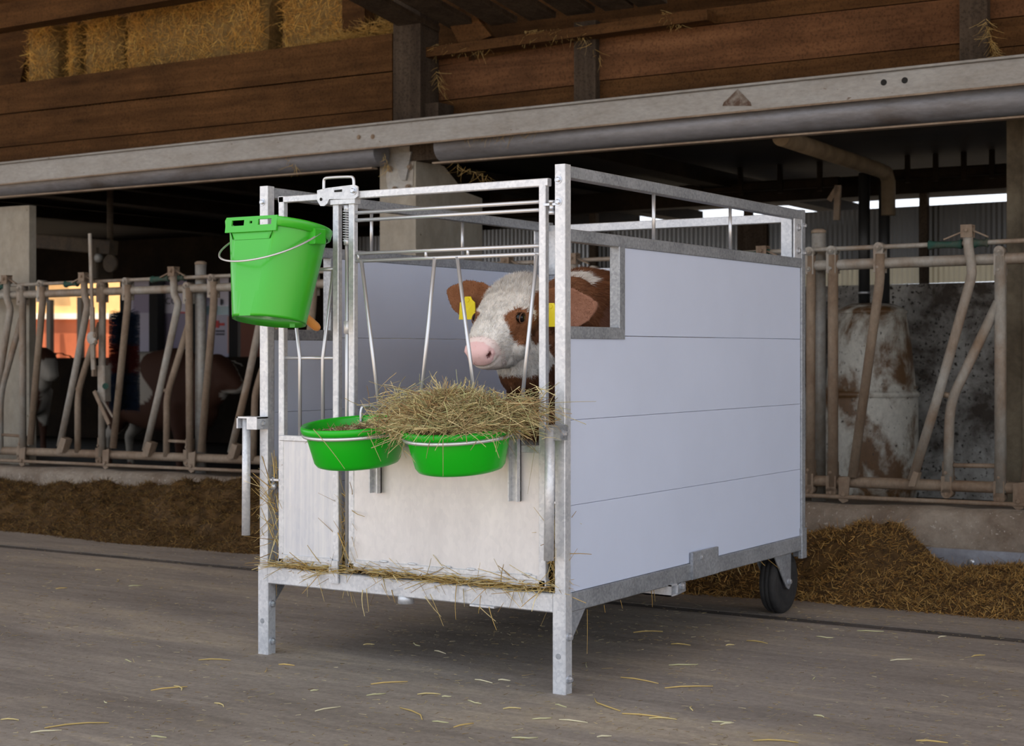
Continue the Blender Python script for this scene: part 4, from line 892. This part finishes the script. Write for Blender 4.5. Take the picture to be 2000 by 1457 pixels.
# ================================================================== STRAW IN AND UNDER THE PEN
P, D, Ln = [], [], []
for _ in range(3800):
    x = random.uniform(X0+.05, -.05); y = random.uniform(.045, 1.58); dv = V((random.gauss(0, 1), random.gauss(0, 1), random.gauss(0, .2))).normalized(); l_ = random.uniform(.06, .16); e_ = V((x, y, 0))+dv*l_*1.1
    if not (X0+.05 < e_.x < -.05 and .04 < e_.y < 1.59): continue
    P.append((x, y, .262+random.random()*.05+.02*noise.noise(V((x*6, y*6, 0))))); D.append(tuple(dv)); Ln.append(l_)
for _ in range(750):   # squeezed out along the bottom of the gates
    u = random.random(); x = X0+.05+u*.97; P.append((x, random.uniform(-.012, .04), .268+random.uniform(0, .012+.01*u))); D.append((random.gauss(0, 1), random.gauss(-.12, .25), random.gauss(0, .12))); Ln.append(random.uniform(.03, .11))
for _ in range(240):   # gaps beside the gates
    x = random.choice((-1.012, -.748, -.748, -.045)); P.append((x+random.gauss(0, .007), random.uniform(.015, .035), random.uniform(.27, .56 if x < -1 else .48))); D.append((random.gauss(0, .35), random.gauss(0, .2), random.gauss(0, 1))); Ln.append(random.uniform(.04, .12))
for _ in range(34):    # fronds sticking out between post and narrow gate
    P.append((-1.015+random.gauss(0, .01), random.uniform(-.01, .02), random.uniform(.30, .52))); D.append((random.gauss(-.35, .4), random.gauss(-.3, .2), random.gauss(.3, .8))); Ln.append(random.uniform(.05, .11))
for px_, py_, qx, qy in ((708, 1152, 700, 1200), (716, 1150, 719, 1195), (765, 1152, 770, 1178), (892, 1140, 882, 1206), (830, 1165, 856, 1206), (820, 1140, 850, 1195), (936, 1185, 967, 1215), (955, 1185, 966, 1232), (1005, 1150, 995, 1190), (600, 1140, 602, 1166), (760, 1090, 790, 1120), (660, 1040, 690, 1110), (1010, 1150, 1022, 1185), (840, 1160, 868, 1222), (905, 1150, 907, 1185), (745, 1140, 760, 1170)):
    a = hit(px_, py_, (0, 1, 0), -.008); b_ = hit(qx, qy, (0, 1, 0), -.008); P.append(a); D.append(b_-a); Ln.append((b_-a).length)
for px_, py_, qx, qy in ((1147, 1190, 1149, 1276), (1272, 1150, 1276, 1186), (1180, 1182, 1182, 1196), (1400, 1120, 1405, 1136), (1440, 1105, 1445, 1125), (1432, 1106, 1427, 1122), (1470, 1095, 1476, 1118), (1465, 1096, 1462, 1115), (1497, 1090, 1524, 1112), (1484, 1092, 1490, 1108), (1212, 1172, 1216, 1188), (1276, 1150, 1282, 1176)):
    a = hit(px_, py_, (1, 0, 0), -.02); b_ = hit(qx, qy, (1, 0, 0), -.02); P.append(a); D.append(b_-a); Ln.append((b_-a).length)
n = len(P); strands('straw_bedding', np.array([tuple(p) for p in P]), np.array([tuple(p) for p in D]), np.array(Ln), rng.uniform(.0012, .0024, n), palette(n, STRAW, .15), M['straw'], None, 3, .12, 'golden straw bedding squeezing out under the pen gates', 'straw')

# ================================================================== CALF
def loft(rings_, n=28):
    rs = []
    for c, u, v, hu, up, dn, ex in rings_:
        c = V(c); u = V(u); v = V(v); r = []
        for k in range(n):
            a = 2*math.pi*k/n; ca, sa = math.cos(a), math.sin(a)
            x = math.copysign(abs(ca)**(2/ex), ca)*hu; y = math.copysign(abs(sa)**(2/ex), sa)*(up if sa > 0 else dn)
            r.append(c+u*x+v*y)
        rs.append(r)
    return rs
XM = -.345
HP = math.radians(41); HA = V((0, -math.cos(HP), -math.sin(HP))); HN = V((0, -math.sin(HP), math.cos(HP))); HO = V((XM, .285, 1.116))
def hl(t, n, x=0): return HO+HA*t*.92+HN*n+V((x, 0, 0))
def quadruped(legs=True):
    m = MB(); EX = V((1, 0, 0))
    # head
    hd = [(-.065, -.06, .02, .025, .035), (-.045, -.055, .050, .036, .07), (-.01, -.05, .074, .042, .09), (.03, -.045, .088, .046, .105), (.08, -.045, .091, .047, .112), (.13, -.045, .084, .045, .116), (.17, -.045, .072, .044, .112), (.21, -.045, .064, .041, .102), (.245, -.045, .055, .038, .092), (.275, -.045, .0495, .036, .080), (.296, -.047, .0465, .033, .066), (.311, -.048, .040, .028, .050), (.320, -.050, .031, .021, .034), (.325, -.052, .015, .010, .016)]
    m.rings(loft([(hl(t, n0), EX, HN, hw, up, dn, 2.3) for t, n0, hw, up, dn in hd]))
    # lower jaw and chin
    jw = [(.10, -.14, .055, .04, .045), (.16, -.145, .052, .05, .040), (.21, -.135, .048, .05, .034), (.255, -.115, .044, .04, .026), (.285, -.101, .038, .03, .020), (.302, -.094, .026, .02, .013), (.308, -.092, .012, .01, .007)]
    m.rings(loft([(hl(t, n0), EX, HN, hw, up, dn, 2.2) for t, n0, hw, up, dn in jw]))
    # brow ridges and cheeks
    for s in (-1, 1):
        m.ball(hl(.13, -.032, s*.058), .028, 10, (.8, 1.1, .8)); m.ball(hl(.18, -.11, s*.036), .046, 10)
        m.ball(hl(.296, -.042, s*.028), .021, 10)
    m.ball(hl(.0, -.035), .045, 12, (1.2, .9, .75))
    # neck
    nk = [((.60, .93), .13, .20, .24), ((.50, .95), .115, .175, .25), ((.42, .97), .10, .15, .225), ((.36, 1.00), .088, .115, .19), ((.32, 1.03), .075, .075, .13)]
    nd = V((0, .78, -.62)).normalized(); nv = V((0, .62, .78)).normalized()
    m.rings(loft([(V((XM, y, z)), EX, nv, hw, up, dn, 2.1) for (y, z), hw, up, dn in nk]))
    # brisket / front of neck down to the chest
    m.rings(loft([(V((XM, .40, .90)), EX, V((0, -1, 0)), .082, .085, .1, 2), (V((XM, .43, .80)), EX, V((0, -1, 0)), .098, .095, .12, 2), (V((XM, .46, .70)), EX, V((0, -1, 0)), .11, .10, .12, 2), (V((XM, .50, .62)), EX, V((0, -1, 0)), .09, .08, .1, 2), (V((XM, .53, .58)), EX, V((0, -1, 0)), .03, .03, .04, 2)]))
    # trunk
    tr_ = [(.44, .82, .05, .08, .08), (.50, .84, .125, .20, .20), (.58, .86, .155, .275, .26), (.68, .87, .168, .298, .28), (.80, .87, .182, .292, .285), (.95, .87, .192, .270, .28), (1.10, .88, .185, .262, .255), (1.24, .90, .172, .245, .22), (1.35, .92, .138, .19, .17), (1.41, .93, .085, .11, .11), (1.425, .93, .03, .04, .04)]
    m.rings(loft([(V((XM, y, z)), EX, ZUP, hw, up, dn, 2.25) for y, z, hw, up, dn in tr_]))
    # legs
    for s in (-1, 1):
        x = XM+s*.10
        m.tube([(x, .60, .78), (x, .585, .66), (x, .575, .56), (x, .58, .49), (x, .582, .40), (x, .578, .345), (x, .57, .315), (x, .565, .300)], [.09, .066, .045, .036, .026, .029, .030, .034], 14)
        m.tube([(x, 1.25, .86), (x, 1.18, .70), (x, 1.22, .60), (x, 1.305, .535), (x, 1.30, .45), (x, 1.285, .36), (x, 1.275, .32), (x, 1.268, .300)], [.13, .095, .056, .038, .028, .028, .030, .034], 14)
    m.tube([(XM, 1.405, 1.03), (XM, 1.45, .98), (XM, 1.455, .85), (XM, 1.45, .70), (XM, 1.45, .62)], [.03, .022, .016, .02, .008], 10)
    # ears: cupped leaves
    for s in (-1, 1):
        rt = V((XM+s*.070, .335, 1.058)); tip = V((XM+s*.264, .325, 1.092 if s < 0 else 1.040)); ax = (tip-rt).normalized()
        fr = V((0, -1, -.1)); fr = (fr-ax*fr.dot(ax)).normalized(); dn = ax.cross(fr)
        if dn.z > 0: dn = -dn
        rs = []
        for t, hw, cup, sag in ((0, .030, .010, 0), (.12, .036, .014, .0), (.3, .053, .018, .008), (.5, .062, .018, .015), (.7, .055, .014, .018), (.87, .036, .009, .014), (.97, .014, .004, .006), (1.0, .004, .001, .002)):
            c0 = rt+(tip-rt)*t+dn*sag; ring = []
            for k in range(20):
                a = 2*math.pi*k/20; w_ = math.cos(a)*hw; th = math.sin(a)*.0075; ring.append(c0+dn*w_+fr*(cup*((w_/max(hw, .001))**2)*1.0+th))
            rs.append(ring)
        m.rings(rs)
    return m
def remeshed(m, vox, it):
    me = bpy.data.meshes.new('tmp'); me.from_pydata([tuple(p) for p in m.v], [], m.f); o = bpy.data.objects.new('tmp', me); COL.objects.link(o)
    bm = bmesh.new(); bm.from_mesh(me); bmesh.ops.recalc_face_normals(bm, faces=bm.faces); bm.to_mesh(me); bm.free()
    r = o.modifiers.new('r', 'REMESH'); r.mode = 'VOXEL'; r.voxel_size = vox
    s = o.modifiers.new('s', 'SMOOTH'); s.factor = .5; s.iterations = it
    bpy.context.view_layer.update(); ev = bpy.data.meshes.new_from_object(o.evaluated_get(bpy.context.evaluated_depsgraph_get()))
    n = len(ev.vertices); Vv = np.zeros(n*3); ev.vertices.foreach_get('co', Vv); Vv = Vv.reshape(-1, 3)
    ev.calc_loop_triangles(); T = np.zeros(len(ev.loop_triangles)*3, np.int32); ev.loop_triangles.foreach_get('vertices', T); T = T.reshape(-1, 3)
    bpy.data.objects.remove(o); bpy.data.meshes.remove(ev); return Vv, T
def vnormals(Vv, T):
    a, b, c = Vv[T[:, 0]], Vv[T[:, 1]], Vv[T[:, 2]]; fn = np.cross(b-a, c-a); nn = np.zeros_like(Vv)
    for k in range(3): np.add.at(nn, T[:, k], fn)
    return nn/np.maximum(np.linalg.norm(nn, axis=1, keepdims=True), 1e-12), np.linalg.norm(fn, axis=1)/2
Vv, T = remeshed(quadruped(), .0062, 7)
def head_coords(P):
    d = P-np.array(HO); return d@np.array(HA)/.92, d@np.array(HN), P[:, 0]-XM
t, nn_, xx = head_coords(Vv)
# nostrils, mouth line, eye sockets pressed into the surface
Nrm, _ = vnormals(Vv, T)
def press(ct, cn, cx, r, depth, ex=(1, 1, 1)):
    q = ((t-ct)/ex[0])**2+((nn_-cn)/ex[1])**2+((xx-cx)/ex[2])**2; g = np.exp(-q/(r*r)); Vv[:] -= Nrm*(g*depth)[:, None]
for s in (-1, 1):
    press(.308, -.046, s*.036, .0072, .014, (1, .9, 1)); press(.300, -.038, s*.043, .006, .010); press(.146, -.036, s*.082, .016, .010)
mo = np.exp(-((nn_+.081+.12*(t-.31))/.004)**2)*((t > .275) & (t < .34)); Vv -= Nrm*(mo*.005)[:, None]
def fbm(P, sc, seed): return np.array([noise.noise(V((p[0]*sc+seed, p[1]*sc, p[2]*sc))) for p in P])
W_, BRN, DBR, PNK = np.array((.94, .90, .84)), np.array((.29, .125, .06)), np.array((.18, .08, .043)), np.array((.84, .56, .55))
def sdist(P, pl):
    q = P[:, 1:]; d = np.full(len(P), 9.)
    for a, b in zip(pl[:-1], pl[1:]):
        a = np.array(a); b = np.array(b); e = b-a; u = np.clip(((q-a)@e)/(e@e), 0, 1); d = np.minimum(d, np.linalg.norm(q-a-u[:, None]*e, axis=1))
    return d
def coat(P):
    t, n, x = head_coords(P); ax = np.abs(x); f1 = fbm(P, 9, 3.); f2 = fbm(P, 28, 8.); C = np.tile(BRN*.78, (len(P), 1))
    y, z = P[:, 1], P[:, 2]
    # trunk: brown with white saddle bands
    body = y > .44
    wb = ((np.abs(y-1.9) < .028)) | ((np.abs(y-.98-(1.16-z)*.55+f1*.09) < .075) & (z > .9)) | (sdist(P, [(.46, 1.135), (.52, 1.15), (.60, 1.165), (.635, 1.10), (.60, 1.02), (.575, .96)]) < .026+f2*.012-.016*(z < 1.02)) | (sdist(P, [(.46, 1.125), (.50, 1.07), (.545, 1.01), (.575, .96)]) < .008+f2*.003) | ((y > 1.18+f1*.1) & (z < 1.0))
    C[body & wb] = W_; legs_ = z < .62+f1*.1; C[legs_] = W_
    C[(y > .40) & (y < .52) & (z < .70+f1*.05)] = W_*.9
    neck = (y < .46) & (y > .27) & (z < 1.2) & ~legs_; C[neck & (z > .70)] = DBR*(1+.0)
    # head white with brown eye patches
    ear = (ax > .083) & (t < .09) & (n < .03)
    hd = (t > -.045+f2*.012) & (n > -.175+f2*.01-.04*(t < .1)) & (y < .36) & ~ear
    hd &= ~((t < .13) & (n < -.085+f2*.01) & (ax > .05)) 
    C[hd] = W_
    thr = (y < .40) & (t > .10) & (n > -.24+f1*.02) & (n <= -.15) & (z > .836+f2*.008); C[thr] = W_*.95
    pe = ((t-.160)/.054)**2+((n+.060)/.052)**2 < 1+f2*.25; C[pe & (ax > .036) & hd] = BRN*1.12
    C[ear] = BRN*.92; inner = ear & (ax > .13) & (x > 0); C[inner] = BRN*.85+PNK*.10
    nose = hd & (t > .288+f2*.004+ .9*np.clip(-n-.055, 0, 1)+.10*np.clip(ax-.02, 0, 1)) & (n > -.085); C[nose] = PNK
    nz = hd & (t > .268) & (t <= .295) & (n > -.09); C[nz] = C[nz]*.55+PNK*.45
    lip = (t > .255) & (n <= -.075) & (n > -.125) & (y < .2); C[lip] = W_*.72+PNK*.2
    for s in (-1, 1):
        q = ((t-.308)/.012)**2+((n+.046-(ax-.036)*.8)/.0058)**2+((x-s*.037)/.011)**2; C[q < 1] = (.12, .035, .035)
        q = ((t-.146)/.020)**2+((n+.036)/.016)**2+((x-s*.078)/.03)**2; C[q < 1] = (.08, .03, .015)
    pass
    return C, nose
C, nose = coat(Vv)
calf = thing('calf', 'brown and white calf with yellow ear tags looking out of the pen', 'calf', (XM, .85, .30))
body = fastmesh('calf_body', Vv, T, C, M['coat'], calf, smooth=True)
# coat of short hairs
Nrm, A = vnormals(Vv, T); ctr = Vv[T].mean(1); tt, tn, tx_ = head_coords(ctr)
headw = (ctr[:, 1] < .50); wgt = A*np.where(headw, 3.2, 1.0)*np.where(ctr[:, 2] < .62, .15, 1.0)
wgt[(tt > .275) & (tn > -.13) & (ctr[:, 1] < .2)] *= .04
for s in (-1, 1): wgt[((tt-.146)**2+(tn+.036)**2+(tx_-s*.078)**2) < .019**2] = 0
nh = 150000; fi = rng.choice(len(T), nh, p=wgt/wgt.sum()); ba = rng.random((nh, 2)); sw = ba.sum(1) > 1; ba[sw] = 1-ba[sw]
tri = Vv[T[fi]]; Pp = tri[:, 0]+(tri[:, 1]-tri[:, 0])*ba[:, :1]+(tri[:, 2]-tri[:, 0])*ba[:, 1:]
Nn = Nrm[T[fi]].mean(1); Nn /= np.linalg.norm(Nn, axis=1, keepdims=True); Cf = C[T[fi, 0]]
onhead = Pp[:, 1] < .36
flow = np.where(onhead[:, None], np.array([[0, .75, .45]]), np.array([[0, .7, -.75]])); flow = flow+rng.normal(size=(nh, 3))*np.where(onhead, .42, .28)[:, None]
ft, fn_, fx_ = head_coords(Pp); flow[(ft > .1) & (fn_ < -.09) & onhead] = np.array([0, .55, -.8])+rng.normal(size=(((ft > .1) & (fn_ < -.09) & onhead).sum(), 3))*.35
hidx = np.where(onhead)[0]; fld = np.zeros((nh, 3)); fld[hidx] = np.array([noise.noise_vector(V((p[0]*55, p[1]*55, p[2]*55))) for p in Pp[hidx]]); fld[~onhead] = 0
flow += fld*1.1
flow -= Nn*(flow*Nn).sum(1)[:, None]; flow /= np.linalg.norm(flow, axis=1, keepdims=True)
poll = onhead & (ft < .07) & (np.abs(fx_) < .08); Lh = np.where(poll & (ft < .035), .026, np.where(poll, .018, np.where((np.abs(fx_) > .095) & (ft < .09) & onhead, .006, np.where(onhead, .0125, .022))))*rng.uniform(.6, 1.25, nh)
tipd = flow*.85+Nn*np.where(poll, .45, .20)[:, None]; tipd /= np.linalg.norm(tipd, axis=1, keepdims=True)
sd_ = np.cross(tipd, Nn); sd_ /= np.maximum(np.linalg.norm(sd_, axis=1, keepdims=True), 1e-9)
hv = np.stack([Pp-sd_*.0008-Nn*.001, Pp+sd_*.0008-Nn*.001, Pp+tipd*Lh[:, None]], 1).reshape(-1, 3)
hc = np.repeat(np.clip(Cf*(1+rng.normal(size=(nh, 1))*.17), .01, .97), 3, 0)
fur = fastmesh('coat_hair', hv, np.arange(nh*3).reshape(-1, 3), hc, M['hair'], calf, kind='stuff', normals=np.repeat(Nn*.85+tipd*.1+fld*.45+rng.normal(size=(nh, 3))*.10, 3, 0), smooth=True)
for s in (-1, 1):
    e = hl(.146, -.036, s*.0725); MB().ball(e, .0155, 12, (.9, 1, 1)).build('eye', M['eye'], calf)
    lid = MB(); lid.tube([e+V((s*.0085, 0, 0))+HA*(.0175*math.cos(2*math.pi*k/20))+HN*(.0125*math.sin(2*math.pi*k/20)) for k in range(20)], .0019, 8, True); lid.build('eyelid', plain('eyelid_skin', (.13, .055, .03), .6), calf)
    # ear tag
    c = V((XM-.166, .296, 1.046)) if s < 0 else V((XM+.122, .296, 1.022)); tg = MB(); f = V((0, -1, 0))
    sh = [(-.010, .034), (.010, .034), (.016, .024), (.027, .016), (.030, -.034), (-.030, -.034), (-.027, .016), (-.016, .024)]
    tg.prism([c+V((x, 0, z-.012))+V((0, -.004*(abs(x)/.027), 0)) for x, z in sh], (0, .0022, 0)); tg = tg.build('ear_tag', M['tag'], calf)
    MB().lathe([(.007, 0), (.006, .004)], c+V((0, -.001, .012)), f, 12).build('tag_button', M['tag'], tg)

# cattle in the dark stalls
Vc, Tc = remeshed(quadruped(), .02, 5)
def cattle(label, loc, rz, sc, seed):
    R = Matrix.Rotation(rz, 3, 'Z'); Pc = (Vc-np.array((XM, .85, .30)))*sc; Pw = Pc@np.array(R).T+np.array(loc)
    f = fbm(Pc, 2.6/sc, seed); Cw = np.where((f > .18)[:, None], np.array([[.30, .27, .23]]), np.array([[.05, .02, .011]])); o = thing('cow', label, 'cow', loc); fastmesh('cow_body', Pw, Tc, Cw, M['coat'], o, smooth=True); return o
q = bw(-6.35, 2.1, 0); cattle('brown and white cow standing in the dark stall behind the thick fence post', (q.x, q.y, 0.0), math.radians(88), 1.08, 1.7)
q = bw(-9.6, 3.6, 0); cattle('dark brown cow in the stall next to the left pillar', (q.x, q.y, 0.0), math.radians(70), 1.15, 6.1)

# ================================================================== LOOSE STRAW ON THE FLOOR
stm = []
for k in range(6):
    L = .07+.03*k; mm = MB(); bend = (.01, -.015, .004, .02, -.006, .012)[k]
    mm.tube([(-L/2, 0, .0015), (-L/6, bend*.7, .003), (L/6, bend, .002), (L/2, bend*.2, .0015)], [.0016, .0021, .0019, .0012], 5)
    o = mm.build('straw_stalk', plain('straw_stalk_%d' % k, [(.62, .50, .22), (.55, .52, .30), (.66, .60, .40), (.50, .36, .12), (.48, .46, .25), (.60, .42, .14)][k], .6)); stm.append(o)
spots = [(350, 1345), (925/1+0, 1373), (945, 1332), (808, 1395), (860, 1412), (905, 1418), (1000, 1385), (1060, 1405), (1120, 1410), (1180, 1378), (1095, 1380), (1265, 1400), (1295, 1405), (1025, 1443), (1180, 1440), (1265, 1235), (1145, 1300), (1345, 1343), (1425, 1261), (1610, 1246), (1840, 1245), (1910, 1282), (735, 1358), (760, 1335), (838, 1357), (872, 1362), (985, 1330), (420, 1290), (250, 1292), (330, 1346), (430, 1378), (615, 1350), (640, 1386), (230, 1135), (265, 1145), (120, 1150), (192, 1114), (1410, 1412), (1420, 1415), (1515, 1449), (1590, 1326), (1820, 1450), (20, 1407), (205, 1373), (1760, 1290), (1480, 1255), (1700, 1234), (560, 1300), (720, 1260), (812, 1260), (860, 1275), (1330, 1260), (1335, 1300), (1250, 1330), (1350, 1385), (1600, 1400), (90, 1430), (150, 1417), (310, 1441), (520, 1310)]
for i, (x, y) in enumerate(spots):
    p = hit(x, y, (0, 0, 1), 0)
    if i < 6: o = stm[i]
    else: o = stm[i % 6].copy(); COL.objects.link(o)
    o.location = (p.x, p.y, .0008); o.rotation_euler = (0, 0, math.radians(random.gauss(25, 45))); sc = random.uniform(.2, .62) if y < 1340 or i % 3 else random.uniform(.6, 1.0); o.scale = (sc, sc, 1)
    tag(o, 'single dry straw stalk lying on the concrete floor before the heaps', 'straw', 'loose stalks on the floor')
P = []; D = []
for _ in range(5200):
    x, y = random.uniform(-60, 2060), 1457-abs(random.gauss(0, 190)) if random.random() < .45 else random.uniform(1060, 1260)
    p = hit(x, y, (0, 0, 1), .001)
    if p.y > 1.75: continue
    P.append(tuple(p)); D.append((random.gauss(0, 1), random.gauss(0, 1), abs(random.gauss(0, .03))))
n = len(P); strands('floor_chaff', np.array(P), np.array(D), rng.uniform(.006, .022, n), .0010, palette(n, [(.42, .33, .17), (.36, .27, .13), (.5, .43, .27), (.28, .19, .09)], .2), M['straw'], None, 1, .1, 'fine straw chaff strewn over the concrete floor', 'chaff')
